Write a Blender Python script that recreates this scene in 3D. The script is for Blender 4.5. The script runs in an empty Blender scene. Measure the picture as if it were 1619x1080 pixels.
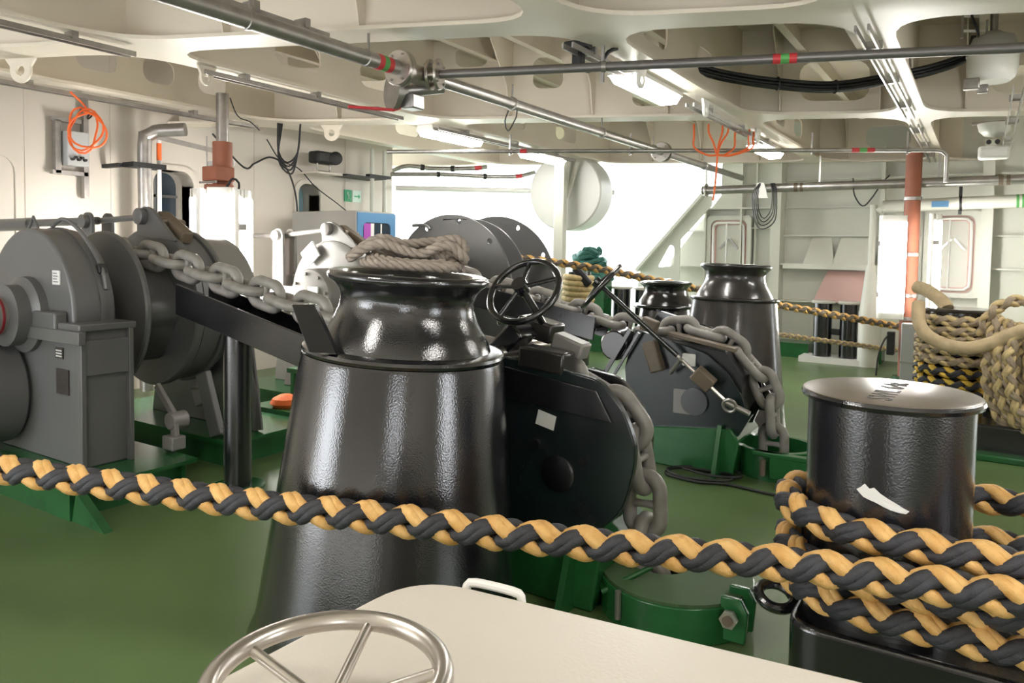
import bpy, bmesh, math, random
from math import sin, cos, pi, radians, sqrt, atan2
from mathutils import Vector as V, Matrix
from mathutils.geometry import tessellate_polygon

S = bpy.context.scene
COL = S.collection
random.seed(7)

# ---------------------------------------------------------------- camera
# x runs along the anchor chains, y along the windlass shaft, z up (metres)
YAW = radians(32.45); PITCH = radians(2.8); ROLL = 0.015
fx, fy = -sin(YAW), cos(YAW)
fwd = V((fx * cos(PITCH), fy * cos(PITCH), -sin(PITCH)))
up0 = V((fx * sin(PITCH), fy * sin(PITCH), cos(PITCH)))
ri0 = V((cos(YAW), sin(YAW), 0))
rig = ri0 * cos(ROLL) + up0 * sin(ROLL)
upv = up0 * cos(ROLL) - ri0 * sin(ROLL)
cam_d = bpy.data.cameras.new('camera')
cam = bpy.data.objects.new('camera', cam_d)
COL.objects.link(cam)
m = Matrix((( rig.x, upv.x, -fwd.x), (rig.y, upv.y, -fwd.y), (rig.z, upv.z, -fwd.z))).to_4x4()
m.translation = V((0, 0, 1.6))
cam.matrix_world = m
cam_d.sensor_width = 36
cam_d.lens = 1170 / 1619 * 36
cam_d.shift_y = -89 / 1619
cam_d.clip_start = 0.05
S.camera = cam

# ---------------------------------------------------------------- sky, sun, exposure
S.view_settings.view_transform = 'Standard'
S.view_settings.look = 'None'
S.view_settings.exposure = 0.9
S.view_settings.gamma = 1
S.view_settings.use_curve_mapping = False
wd = bpy.data.worlds.new('sky'); S.world = wd
wd.use_nodes = True
bg = wd.node_tree.nodes['Background']
bg.inputs[0].default_value = (0.93, 0.96, 1.0, 1)
bg.inputs[1].default_value = 5.5
sun_d = bpy.data.lights.new('sun', 'SUN'); sun_d.energy = 5.0; sun_d.angle = radians(2)
sun = bpy.data.objects.new('sun', sun_d); COL.objects.link(sun)
sun.rotation_euler = V((0.06, 0.66, -0.75)).to_track_quat('-Z', 'Y').to_euler()
sun.location = (0, -8, 9)

# ---------------------------------------------------------------- materials
MATS = {}
def mat(name, col, rough=0.5, metal=0.0, bump=0.0, bscale=60.0, var=0.0, vscale=3.0, col2=None, emit=None, estr=0.0, coat=0.0, spec=0.5):
    if name in MATS: return MATS[name]
    mt = bpy.data.materials.new(name); mt.use_nodes = True
    nt = mt.node_tree; N = nt.nodes; L = nt.links
    b = N['Principled BSDF']
    b.inputs['Base Color'].default_value = (*col, 1)
    b.inputs['Roughness'].default_value = rough
    b.inputs['Metallic'].default_value = metal
    b.inputs['Specular IOR Level'].default_value = spec
    b.inputs['Coat Weight'].default_value = coat; b.inputs['Coat Roughness'].default_value = 0.1
    tc = N.new('ShaderNodeTexCoord')
    if var > 0:
        nz = N.new('ShaderNodeTexNoise'); nz.inputs['Scale'].default_value = vscale
        nz.inputs['Detail'].default_value = 5
        L.new(tc.outputs['Object'], nz.inputs['Vector'])
        rp = N.new('ShaderNodeValToRGB')
        c2 = col2 or tuple(c * (1 - var) for c in col)
        rp.color_ramp.elements[0].position = 0.32; rp.color_ramp.elements[1].position = 0.68
        rp.color_ramp.elements[0].color = (*c2, 1)
        rp.color_ramp.elements[1].color = (*col, 1)
        L.new(nz.outputs['Fac'], rp.inputs['Fac'])
        L.new(rp.outputs['Color'], b.inputs['Base Color'])
    if bump > 0:
        n2 = N.new('ShaderNodeTexNoise'); n2.inputs['Scale'].default_value = bscale
        n2.inputs['Detail'].default_value = 2
        L.new(tc.outputs['Object'], n2.inputs['Vector'])
        bp = N.new('ShaderNodeBump'); bp.inputs['Strength'].default_value = bump
        bp.inputs['Distance'].default_value = 0.01
        L.new(n2.outputs['Fac'], bp.inputs['Height'])
        L.new(bp.outputs['Normal'], b.inputs['Normal']); L.new(bp.outputs['Normal'], b.inputs['Coat Normal'])
    if emit:
        b.inputs['Emission Color'].default_value = (*emit, 1)
        b.inputs['Emission Strength'].default_value = estr
    MATS[name] = mt
    return mt

CREAM = mat('cream_paint', (0.74, 0.67, 0.56), 0.42, var=0.06, vscale=1.2, bump=0.03, bscale=25)
PALE = mat('pale_paint', (0.63, 0.63, 0.56), 0.42, var=0.06, vscale=1.2)
WALLM = mat('bulkhead_paint', (0.63, 0.575, 0.505), 0.4, var=0.05, vscale=1.0)
GREENF = mat('deck_green', (0.112, 0.180, 0.066), 0.30, var=0.25, vscale=1.1, bump=0.14, bscale=220)
GREENM = mat('foundation_green', (0.020, 0.120, 0.036), 0.22, var=0.3, vscale=4, bump=0.04, bscale=60)
GREENR = mat('grit_green', (0.055, 0.115, 0.040), 0.6, bump=0.6, bscale=400)
BLACK = mat('black_gloss', (0.011, 0.011, 0.014), 0.14, var=0.3, vscale=5, bump=0.09, bscale=170, coat=0.9)
BLACKW = mat('black_worn', (0.030, 0.026, 0.023), 0.28, var=0.5, vscale=6, col2=(0.012, 0.012, 0.013), bump=0.08, bscale=60, coat=0.5)
STOPM = mat('black_green_paint', (0.013, 0.013, 0.017), 0.24, var=1.0, vscale=2.6, col2=(0.008, 0.020, 0.018), bump=0.04, bscale=40)
BLACKMATT = mat('black_matt', (0.012, 0.012, 0.013), 0.5)
GREY = mat('machine_grey', (0.125, 0.125, 0.125), 0.36, var=0.10, vscale=2.5, bump=0.02, bscale=40)
GREYL = mat('machine_grey_light', (0.22, 0.21, 0.20), 0.36, var=0.10, vscale=2.5)
BROWN = mat('primer_brown', (0.15, 0.115, 0.08), 0.45, var=0.3, vscale=6)
CHAINM = mat('chain_grey', (0.29, 0.275, 0.255), 0.42, var=0.35, vscale=9, col2=(0.19, 0.175, 0.16))
GALV = mat('galvanised', (0.40, 0.38, 0.36), 0.34, metal=0.75, var=0.25, vscale=9)
STEEL = mat('stainless', (0.56, 0.52, 0.48), 0.30, metal=0.95, var=0.1, vscale=14)
ORANGEP = mat('orange_primer', (0.34, 0.115, 0.065), 0.55, var=0.15, vscale=7)
ORANGE = mat('orange_cable', (0.90, 0.16, 0.03), 0.5)
RED = mat('red_band', (0.55, 0.04, 0.05), 0.5)
GREENB = mat('green_band', (0.10, 0.36, 0.10), 0.5)
WHITE = mat('white_plastic', (0.80, 0.79, 0.76), 0.35)
WHITEP = mat('white_hull', (0.86, 0.87, 0.87), 0.5)
LIDM = mat('lid_cream', (0.66, 0.61, 0.54), 0.38, var=0.05, vscale=2, bump=0.05, bscale=120)
LABELW = mat('label_white', (0.75, 0.75, 0.74), 0.5)
LABELD = mat('plate_dark', (0.055, 0.045, 0.04), 0.35, var=0.4, vscale=30)
YEL = mat('rope_yellow', (0.78, 0.49, 0.185), 0.62, var=0.45, vscale=22, col2=(0.62, 0.33, 0.09), bump=0.25, bscale=180)
YELB = mat('rope_bright_yellow', (0.80, 0.53, 0.07), 0.6, var=0.3, vscale=22, bump=0.25, bscale=180)
ROPEB = mat('rope_black', (0.040, 0.041, 0.050), 0.6, var=0.4, vscale=25, bump=0.3, bscale=180)
TAN = mat('rope_tan', (0.66, 0.51, 0.26), 0.75, var=0.35, vscale=20, bump=0.3, bscale=180)
TAN2 = mat('rope_weathered', (0.38, 0.30, 0.21), 0.8, var=0.35, vscale=20, bump=0.3, bscale=180)
SLEEVE = mat('sleeve_canvas', (0.55, 0.43, 0.26), 0.85, var=0.25, vscale=12, bump=0.4, bscale=30)
HEMP = mat('rope_hemp', (0.33, 0.28, 0.235), 0.85, var=0.3, vscale=30, bump=0.3, bscale=200)
TEAL = mat('rope_teal', (0.06, 0.22, 0.19), 0.7, var=0.5, vscale=20)
BLUE = mat('cabinet_blue', (0.10, 0.25, 0.45), 0.4)
GLASSD = mat('dark_glass', (0.035, 0.05, 0.065), 0.1)
GLASSB = mat('pale_blue_glass', (0.30, 0.48, 0.55), 0.15)
PURPLE = mat('purple_cover', (0.40, 0.08, 0.42), 0.4)
PINK = mat('pink_primer', (0.62, 0.40, 0.36), 0.55)
TUBE = mat('lamp_glow', (1, 1, 1), 0.4, emit=(1.0, 0.97, 0.91), estr=26.0)
TUBEC = mat('lamp_glow_soft', (1, 1, 1), 0.4, emit=(1.0, 0.97, 0.91), estr=24.0)
CLEAR = mat('lamp_end_plastic', (0.86, 0.84, 0.80), 0.25)
EXITG = mat('exit_green', (0.03, 0.35, 0.16), 0.5)
YTXT = mat('yellow_letters', (0.85, 0.72, 0.25), 0.6)

def bollard_material():
    mt = bpy.data.materials.new('bollard_black'); mt.use_nodes = True
    nt = mt.node_tree; N = nt.nodes; L = nt.links; b = N['Principled BSDF']
    b.inputs['Roughness'].default_value = 0.24; b.inputs['Coat Weight'].default_value = 0.9; b.inputs['Coat Roughness'].default_value = 0.12
    tc = N.new('ShaderNodeTexCoord')
    n2 = N.new('ShaderNodeTexNoise'); n2.inputs['Scale'].default_value = 150
    L.new(tc.outputs['Object'], n2.inputs['Vector'])
    bp = N.new('ShaderNodeBump'); bp.inputs['Strength'].default_value = 0.10; bp.inputs['Distance'].default_value = 0.01
    L.new(n2.outputs['Fac'], bp.inputs['Height']); L.new(bp.outputs['Normal'], b.inputs['Normal']); L.new(bp.outputs['Normal'], b.inputs['Coat Normal'])
    b.inputs['Base Color'].default_value = (0.012, 0.012, 0.016, 1)
    return mt
BOLL = bollard_material()

# ---------------------------------------------------------------- mesh builder
def frames(pts, closed=False):
    n = len(pts); T = []
    for i in range(n):
        if closed: t = pts[(i + 1) % n] - pts[i - 1]
        else: t = pts[min(i + 1, n - 1)] - pts[max(i - 1, 0)]
        T.append(t.normalized() if t.length > 1e-9 else V((0, 0, 1)))
    a = V((0, 0, 1)) if abs(T[0].z) < 0.9 else V((1, 0, 0))
    nrm = (a - T[0] * a.dot(T[0])).normalized()
    out = []
    for i in range(n):
        nrm = nrm - T[i] * nrm.dot(T[i])
        nrm.normalize()
        out.append((T[i], nrm.copy(), T[i].cross(nrm)))
    if closed:   # spread the closing twist
        t0, n0, b0 = out[0]
        nl = nrm - t0 * nrm.dot(t0); nl.normalize()
        ang = atan2(nl.dot(b0), nl.dot(n0))
        for i in range(n):
            k = -ang * i / n
            t, a, b = out[i]
            out[i] = (t, a * cos(k) + b * sin(k), b * cos(k) - a * sin(k))
    return out

def catmull(P, step=0.03, closed=False):
    P = [V(p) for p in P]; out = []; n = len(P)
    segs = n if closed else n - 1
    for i in range(segs):
        p1, p2 = P[i], P[(i + 1) % n]
        p0 = P[i - 1] if (closed or i > 0) else p1 * 2 - p2
        p3 = P[(i + 2) % n] if (closed or i < n - 2) else p2 * 2 - p1
        k = max(1, int((p2 - p1).length / step))
        for j in range(k):
            t = j / k
            out.append(0.5 * ((2 * p1) + (p2 - p0) * t + (2 * p0 - 5 * p1 + 4 * p2 - p3) * t * t + (3 * p1 - p0 - 3 * p2 + p3) * t ** 3))
    if not closed: out.append(P[-1])
    return out

def resample(P, step):
    out = [P[0].copy()]; acc = 0.0
    for a, b in zip(P[:-1], P[1:]):
        d = (b - a).length
        if d < 1e-9: continue
        s = step - acc
        while s <= d:
            out.append(a.lerp(b, s / d)); s += step
        acc = (acc + d) % step
    return out

class MB:
    def __init__(s): s.v = []; s.f = []; s.x = None
    def add(s, vs, fs):
        k = len(s.v)
        vs = [V(p) for p in vs]
        if s.x is not None: vs = [s.x @ p for p in vs]
        s.v += vs; s.f += [tuple(i + k for i in f) for f in fs]
        return s
    def box(s, x0, x1, y0, y1, z0, z1):
        return s.add([(x0, y0, z0), (x1, y0, z0), (x1, y1, z0), (x0, y1, z0), (x0, y0, z1), (x1, y0, z1), (x1, y1, z1), (x0, y1, z1)],
                     [(0, 3, 2, 1), (4, 5, 6, 7), (0, 1, 5, 4), (1, 2, 6, 5), (2, 3, 7, 6), (3, 0, 4, 7)])
    def bar(s, p, q, w, h, up=(0, 0, 1)):
        p, q, up = V(p), V(q), V(up); t = (q - p).normalized()
        a = t.cross(up).normalized() * (w / 2); b = a.normalized().cross(t) * (h / 2)
        vs = [p - a - b, p + a - b, p + a + b, p - a + b, q - a - b, q + a - b, q + a + b, q - a + b]
        return s.add(vs, [(3, 2, 1, 0), (4, 5, 6, 7), (0, 1, 5, 4), (1, 2, 6, 5), (2, 3, 7, 6), (3, 0, 4, 7)])
    def prism(s, outer, fn, w0, w1, holes=()):
        """outer: 2-D polygon, fn(u, v, w) -> point"""
        loops = [list(outer)] + [list(h) for h in holes]
        flat = [p for l in loops for p in l]; n = len(flat)
        if holes:
            tris = tessellate_polygon([[V((p[0], p[1], 0)) for p in l] for l in loops])
        else:
            tris = [tuple(range(n))]
        vs = [fn(p[0], p[1], w0) for p in flat] + [fn(p[0], p[1], w1) for p in flat]
        fs = [tuple(t) for t in tris] + [tuple(i + n for i in reversed(t)) for t in tris]
        k = 0
        for l in loops:
            c = len(l)
            fs += [(k + i, k + (i + 1) % c, n + k + (i + 1) % c, n + k + i) for i in range(c)]
            k += c
        return s.add(vs, fs)
    def lathe(s, prof, c=(0, 0, 0), axis=(0, 0, 1), seg=48, caps=True):
        ax = V(axis).normalized(); c = V(c)
        a = V((1, 0, 0)) if abs(ax.x) < 0.9 else V((0, 1, 0))
        a = (a - ax * a.dot(ax)).normalized(); b = ax.cross(a)
        vs = []; fs = []
        for r, h in prof:
            for k in range(seg):
                t = 2 * pi * k / seg
                vs.append(c + ax * h + (a * cos(t) + b * sin(t)) * max(r, 1e-5))
        for i in range(len(prof) - 1):
            for k in range(seg):
                k2 = (k + 1) % seg
                fs.append((i * seg + k, i * seg + k2, (i + 1) * seg + k2, (i + 1) * seg + k))
        if caps:
            fs.append(tuple(reversed(range(seg))))
            fs.append(tuple((len(prof) - 1) * seg + k for k in range(seg)))
        return s.add(vs, fs)
    def cyl(s, p, q, r, seg=24):
        p, q = V(p), V(q)
        return s.lathe([(r, 0), (r, (q - p).length)], p, q - p, seg)
    def tube(s, pts, r, seg=10, closed=False, caps=True):
        pts = [V(p) for p in pts]; F = frames(pts, closed); vs = []; fs = []; n = len(pts)
        for i, (p, (t, a, b)) in enumerate(zip(pts, F)):
            rr = r(i / max(1, n - 1)) if callable(r) else r
            for k in range(seg):
                w = 2 * pi * k / seg
                vs.append(p + (a * cos(w) + b * sin(w)) * rr)
        for i in range(n if closed else n - 1):
            j = (i + 1) % n
            for k in range(seg):
                k2 = (k + 1) % seg
                fs.append((i * seg + k, i * seg + k2, j * seg + k2, j * seg + k))
        if caps and not closed:
            fs.append(tuple(reversed(range(seg)))); fs.append(tuple((n - 1) * seg + k for k in range(seg)))
        return s.add(vs, fs)
    def torus(s, c, axis, R, r, seg=48, ring=12):
        ax = V(axis).normalized(); a = V((1, 0, 0)) if abs(ax.x) < 0.9 else V((0, 1, 0))
        a = (a - ax * a.dot(ax)).normalized(); b = ax.cross(a)
        return s.tube([V(c) + (a * cos(2 * pi * k / seg) + b * sin(2 * pi * k / seg)) * R for k in range(seg)], r, ring, closed=True)
    def build(s, name, mt, parent=None, smooth=35, bevel=0.0, origin=None, bseg=2):
        me = bpy.data.meshes.new(name)
        off = V((0, 0, 0))
        if parent is not None: off = V(parent['_o'])
        elif origin is not None: off = V(origin)
        elif s.v:
            xs = [p.x for p in s.v]; ys = [p.y for p in s.v]; zs = [p.z for p in s.v]
            off = V(((min(xs) + max(xs)) / 2, (min(ys) + max(ys)) / 2, min(zs)))
        me.from_pydata([tuple(p - off) for p in s.v], [], s.f)
        bm = bmesh.new(); bm.from_mesh(me)
        bmesh.ops.recalc_face_normals(bm, faces=bm.faces[:])
        bm.to_mesh(me); bm.free()
        me.materials.append(mt)
        if smooth:
            me.shade_smooth()
            me.set_sharp_from_angle(angle=radians(smooth))
        o = bpy.data.objects.new(name, me); COL.objects.link(o)
        if parent is not None: o.parent = parent
        else: o.location = off
        o['_o'] = tuple(off)
        if bevel:
            md = o.modifiers.new('edge', 'BEVEL'); md.width = bevel; md.segments = bseg
            md.limit_method = 'ANGLE'; md.angle_limit = radians(40)
        return o

def tag(o, label, cat, group=None, kind=None):
    o['label'] = label; o['category'] = cat
    if group: o['group'] = group
    if kind: o['kind'] = kind
    return o
def thing(name, label, cat, loc=(0, 0, 0), group=None):
    o = bpy.data.objects.new(name, None); COL.objects.link(o)
    o.location = loc; o['_o'] = tuple(loc); o.empty_display_size = 0.1
    return tag(o, label, cat, group)
def struct(o):
    o['kind'] = 'structure'; return o

def XZ(u, v, w): return (u, w, v)      # polygon in x-z, thickness along y
def YZ(u, v, w): return (w, u, v)      # polygon in y-z, thickness along x
def XY(u, v, w): return (u, v, w)

def rrect(x0, x1, y0, y1, r, n=6):
    out = []
    for cx, cy, a in ((x1 - r, y1 - r, 0), (x0 + r, y1 - r, 90), (x0 + r, y0 + r, 180), (x1 - r, y0 + r, 270)):
        for k in range(n + 1):
            t = radians(a + 90 * k / n); out.append((cx + r * cos(t), cy + r * sin(t)))
    return out
def circle(cx, cy, r, n=24):
    return [(cx + r * cos(2 * pi * k / n), cy + r * sin(2 * pi * k / n)) for k in range(n)]
def roundpoly(P, r, n=5):
    P = [V((p[0], p[1])) for p in P]; out = []; m = len(P)
    rs = r if isinstance(r, (list, tuple)) else [r] * m
    for i in range(m):
        p = P[i]; a = (P[i - 1] - p); b = (P[(i + 1) % m] - p)
        rr = min(rs[i], a.length * 0.48, b.length * 0.48)
        if rr < 1e-4: out.append((p.x, p.y)); continue
        s = p + a.normalized() * rr; e = p + b.normalized() * rr
        for k in range(n + 1):
            t = k / n
            q = s * (1 - t) ** 2 + p * 2 * t * (1 - t) + e * t * t
            out.append((q.x, q.y))
    return out

# ================================================================ SETTING
struct(MB().box(-16, 5, -3, 18, -0.2, 0).build('floor', GREENF, smooth=0))
struct(MB().prism([(-16, -7), (5, -7), (5, 15.6), (-4.0, 12.4), (-16, 8.2)], XY, 3.8, 3.9).build('ceiling', CREAM, smooth=0))

GX = [-9.0, -6.73, -5.05, -2.12, -0.61, 0.9, 2.6]
BL = [(1.2, 0.374), (4.82, 0.374), (8.42, 0.42), (12.52, 0.356)]
ZF = 2.95
fl = MB()
for i in range(len(GX) - 1):
    for j in range(len(BL) - 1):
        x0, x1 = GX[i], GX[i + 1]
        (c0, s0), (c1, s1) = BL[j], BL[j + 1]
        q = [(x0, c0 + s0 * x0), (x1, c0 + s0 * x1), (x1, c1 + s1 * x1), (x0, c1 + s1 * x0)]
        g, h = 0.10, 0.15
        a0, a1 = x0 + g, x1 - g
        if x0 < -8: a0 = x0 + 0.02
        inn = [(a0, c0 + s0 * a0 + h), (a1, c0 + s0 * a1 + h), (a1, c1 + s1 * a1 - h), (a0, c1 + s1 * a0 - h)]
        fl.prism(q, XY, ZF, ZF + 0.025, [roundpoly(inn, 0.42, 6)])
struct(fl.build('ceiling_beam_flanges', CREAM, smooth=0))

struct(MB().prism([(-16, 3.12), (5, 3.12), (5, 3.8), (-16, 3.8)], lambda u, v, w: (u, 13.82 + .356 * u + w, v), -.02, .02).build('ceiling_edge', CREAM, smooth=0))

def beam_web(c, s, holes, name):
    k = sqrt(1 + s * s)
    def fn(u, v, w): return (u - w * s / k, c + s * u + w / k, v)
    segs = MB()
    outer = [(GX[0], ZF + 0.02), (GX[-1], ZF + 0.02), (GX[-1], 3.8), (GX[0], 3.8)]
    segs.prism(outer, fn, -0.008, 0.008, holes)
    return struct(segs.build(name, CREAM, smooth=0))
def rh(x0, x1, z0, z1, r=0.08): return rrect(x0, x1, z0, z1, r, 4)
beam_web(*BL[0], [], 'ceiling_beam_fore')
beam_web(*BL[1], [rh(-4.5, -3.9, 3.25, 3.5), rh(-3.2, -2.7, 3.25, 3.5), rh(-1.6, -1.1, 3.2, 3.5)], 'ceiling_beam_near')
beam_web(*BL[2], [rh(-6.58, -6.15, 3.56, 3.76), rh(-5.9, -5.5, 3.4, 3.6), rh(-4.82, -4.5, 3.52, 3.74), rh(-4.05, -3.76, 3.28, 3.6), rh(-3.1, -2.72, 3.08, 3.28), rh(-1.6, -1.0, 3.1, 3.48, 0.12), rh(0.0, 0.5, 3.15, 3.4)], 'ceiling_beam_middle')
beam_web(*BL[3], [rh(-1.52, -0.95, 3.15, 3.47, 0.12), rh(-2.47, -2.36, 3.33, 3.56, 0.04), rh(-2.25, -2.15, 3.33, 3.56, 0.04), rh(-5.94, -5.72, 3.36, 3.56), rh(-7.3, -7.05, 3.3, 3.55), rh(-6.6, -6.35, 3.3, 3.55), rh(-3.4, -3.0, 3.3, 3.5)], 'ceiling_beam_far')
for x, nm, hs in ((-6.73, 'ceiling_girder_port', [(3.45, 3.82), (4.06, 4.38), (4.64, 4.96), (5.8, 6.4), (7.6, 8.1), (8.5, 9.0)]),
                  (-5.05, 'ceiling_girder_winch', [(0.2, 0.8), (4.2, 4.7), (5.2, 5.7), (7.6, 8.2), (9.0, 9.6)]),
                  (-2.12, 'ceiling_girder_middle', [(5.0, 5.5), (6.2, 6.6), (9.0, 9.5), (10.0, 10.5)]),
                  (-0.61, 'ceiling_girder_bollard', [(5.5, 6.0), (7.2, 7.65), (9.2, 9.7), (10.4, 10.9)]),
                  (0.9, 'ceiling_girder_side', [(6, 6.5), (7.2, 7.7), (9.5, 10), (11, 11.5)])):
    y0 = BL[0][0] + BL[0][1] * x; y1 = BL[3][0] + BL[3][1] * x
    wb = MB().prism([(y0, ZF + 0.02), (y1, ZF + 0.02), (y1, 3.8), (y0, 3.8)], YZ, x - 0.008, x + 0.008,
                    [rh(a, b, 3.13, 3.36, 0.09) for a, b in hs])
    struct(wb.build(nm, CREAM, smooth=0))
# deck stiffeners and web brackets
st = MB()
for x in (-7.9, -7.3, -6.2, -5.6, -4.45, -3.85, -3.25, -2.65, -1.6, -1.1, -0.1, 0.4, 1.5):
    st.box(x - 0.006, x + 0.006, -1, 11.6 + 0.356 * (x + 2.5), 3.58, 3.8)
    st.box(x - 0.006, x + 0.07, -1, 11.6 + 0.356 * (x + 2.5), 3.57, 3.582)
struct(st.build('ceiling_beam_stiffeners', CREAM, smooth=0))
br = MB()
for (c, s), xs in ((BL[1], (-4.3, -3.4)), (BL[2], (-6.0, -4.25, -3.45, -2.75, -1.75, -0.9, -0.2, 0.35)), (BL[3], (-6.2, -4.4, -3.7, -2.9, -1.75, -0.8, 0.2))):
    for x in xs:
        y = c + s * x
        br.prism([(y - 0.01, 3.0), (y - 0.06, 3.0), (y - 0.12, 3.3), (y - 0.42, 3.7), (y - 0.42, 3.8), (y - 0.01, 3.8)], YZ, x - 0.006, x + 0.006)
struct(br.build('ceiling_beam_brackets', CREAM, smooth=0))

# left bulkhead with two deep window openings
wl = MB().prism([(-3, 0), (8.75, 0), (8.75, 3.9), (-3, 3.9)], YZ, -8.0, -7.8,
                [rrect(4.80, 5.30, 1.05, 2.43, 0.16, 6), rrect(6.86, 7.25, 1.05, 2.44, 0.14, 6)])
struct(wl.build('wall_left', WALLM, smooth=30))
wn = MB().prism(rrect(4.74, 5.36, 0.99, 2.49, 0.2, 6), YZ, -8.14, -7.77, [rrect(4.80, 5.30, 1.05, 2.43, 0.16, 6)])
w1 = struct(wn.build('window_1', WALLM, smooth=30))
MB().box(-8.14, -8.12, 4.7, 5.4, 0.95, 2.5).build('pane', GLASSD, w1, smooth=0)
MB().box(-8.12, -8.09, 5.0, 5.03, 1.0, 2.45).box(-8.12, -8.09, 4.8, 5.3, 2.14, 2.17).build('window_bar', GREY, w1, smooth=0)
wn = MB().prism(rrect(6.80, 7.31, 0.99, 2.50, 0.18, 6), YZ, -8.14, -7.77, [rrect(6.86, 7.25, 1.05, 2.44, 0.14, 6)])
w2 = struct(wn.build('window_2', WALLM, smooth=30))
MB().box(-8.14, -8.12, 6.75, 7.35, 0.95, 2.5).build('pane', GLASSB, w2, smooth=0)
sm = MB()
for y in (2.6, 3.52, 4.35, 6.17, 7.75): sm.box(-7.803, -7.793, y - 0.008, y + 0.008, 0.0, 3.8)
sm.box(-7.803, -7.793, -2, 8.7, 1.72, 1.735)
sm.prism(rrect(2.7, 3.45, 0.5, 2.45, 0.2, 5), YZ, -7.81, -7.785, [rrect(2.725, 3.425, 0.525, 2.425, 0.18, 5)])
struct(sm.build('trim_1', WALLM, smooth=0))

# far bulkhead (ribbed hull side) right of the opening
YW = 12.4
struct(MB().prism([(-4.6, 0), (3.2, 0), (3.2, 3.8), (-3.75, 3.8), (-3.75, 2.55), (-4.6, 1.45)], XZ, YW, YW + 0.06).build('wall_back', PALE, smooth=0))
rb = MB()
for x, d, wdt in ((-2.78, 0.34, 0.15), (-1.28, 0.30, 0.05), (0.02, 0.28, 0.14), (-3.36, 0.2, 0.03), (-3.95, 0.2, 0.03), (1.4, 0.3, 0.1), (-3.15, 0.1, 0.03)):
    rb.box(x - wdt / 2, x + wdt / 2, YW - d, YW, 0, 3.2)
for x0, x1, z, d in ((-2.7, 3, 1.88, 0.12), (-2.7, -1.3, 1.43, 0.30), (-2.7, 3, 2.32, 0.10), (0.1, 3, 1.42, 0.14), (-2.7, -1.3, 0.85, 0.2), (-4.1, -2.85, 2.32, 0.22), (-3.4, -2.85, 2.0, 0.12), (-4.5, -3.9, 1.95, 0.12), (-4.5, -2.8, 1.35, 0.16), (-2.7, 3, 2.75, 0.1)):
    rb.box(x0, x1, YW - d, YW, z - 0.012, z + 0.012)
rb.box(-2.66, -1.32, YW - 0.31, YW - 0.29, 1.36, 1.44)
for xa, xb, xc, xd, z0, z1 in ((-2.37, -1.92, -2.28, -2.0, 1.44, 1.86), (-1.95, -1.38, -1.86, -1.44, 1.44, 1.86)):
    rb.prism([(xa, z0), (xb, z0), (xd, z1), (xc, z1)], lambda u, v, w: (u, w - (1.86 - v) * 0.5, v), YW - 0.03, YW - 0.02)
struct(rb.build('trim_2', PALE, smooth=0))
struct(MB().prism([(-2.2, 0.86), (-1.45, 0.86), (-1.48, 1.34), (-2.03, 1.34)], lambda u, v, w: (u, w - (1.34 - v) * 0.35, v), YW - 0.1, YW - 0.09).build('trim_3', PINK, smooth=0))
struct(MB().box(-2.75, -2.2, YW - 0.5, YW, 0, 0.22).box(-1.55, -1.2, YW - 0.45, YW, 0, 0.2).box(-4.6, -2.9, YW - 0.35, YW, 0, 0.15).build('baseboard_back', GREENM, smooth=0))
# slanted bulwark bracket that closes the opening
bk = MB().prism([(-5.2, 0.2), (-5.02, 1.28), (-3.95, 2.52), (-3.8, 2.52), (-3.8, 2.36), (-4.32, 1.80), (-4.32, 0.2)], XZ, YW - 0.35, YW - 0.32,
                [roundpoly([(-4.72, 1.32), (-4.42, 1.36), (-4.42, 1.68), (-4.5, 1.72)], 0.07, 4), roundpoly([(-4.86, 1.12), (-4.42, 1.14), (-4.42, 0.5), (-4.9, 0.5)], 0.07, 4)])
bk.bar((-5.06, YW - 0.33, 1.26), (-3.93, YW - 0.33, 2.54), 0.30, 0.05, (1, 0, -0.8))
struct(bk.build('trim_4', PALE, smooth=0))
# hatch doors on the far bulkhead
def hatch(n, x0, x1, z0, z1):
    d = MB().prism(rrect(x0, x1, z0, z1, 0.06, 3), XZ, YW - 0.16, YW - 0.02, [rrect(x0 + 0.07, x1 - 0.07, z0 + 0.07, z1 - 0.07, 0.1, 4)])
    o = struct(d.build('door_%d' % n, PALE, smooth=30))
    MB().prism(rrect(x0 + 0.07, x1 - 0.07, z0 + 0.07, z1 - 0.07, 0.1, 4), XZ, YW - 0.11, YW - 0.05).build('door_leaf', PALE, o, smooth=30)
    a = 0.12
    pr = MB().prism(rrect(x0 + a - .045, x1 - a + .045, z0 + a - .045, z1 - a + .045, 0.12, 5), XZ, YW - 0.135, YW - 0.11, [rrect(x0 + a + .03, x1 - a - .03, z0 + a + .03, z1 - a - .03, 0.06, 5)])
    pr.build('primer_frame', PINK, o, smooth=30)
    MB().tube(catmull([(x0 + a, YW - .17, z0 + .3), (x0 + a, YW - .17, z1 - a - .04), (x0 + a + .05, YW - .17, z1 - a), (x1 - a - .05, YW - .17, z1 - a), (x1 - a, YW - .17, z1 - a - .05), (x1 - a, YW - .17, z0 + a + .05), (x1 - a - .06, YW - .17, z0 + a), (x0 + a + .02, YW - .17, z0 + a)], .04), 0.020, 8).build('grab_rail', WHITE, o)
    xm = (x0 + x1) / 2; zm = (z0 + z1) / 2
    MB().cyl((xm - .03, YW - .17, z0 + .1), (xm - .03, YW - .17, z1 - .1), 0.014, 8).build('locking_bar', WHITE, o)
    MB().bar((xm, YW - .16, zm + .22), (xm - .14, YW - .16, zm + .06), .03, .03).bar((xm + .03, YW - .16, zm + .22), (xm + .16, YW - .16, zm + .06), .03, .03).build('dog_handle', GALV, o, smooth=0)
    return o
hatch(1, -3.93, -3.2, 1.0, 2.2)
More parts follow.
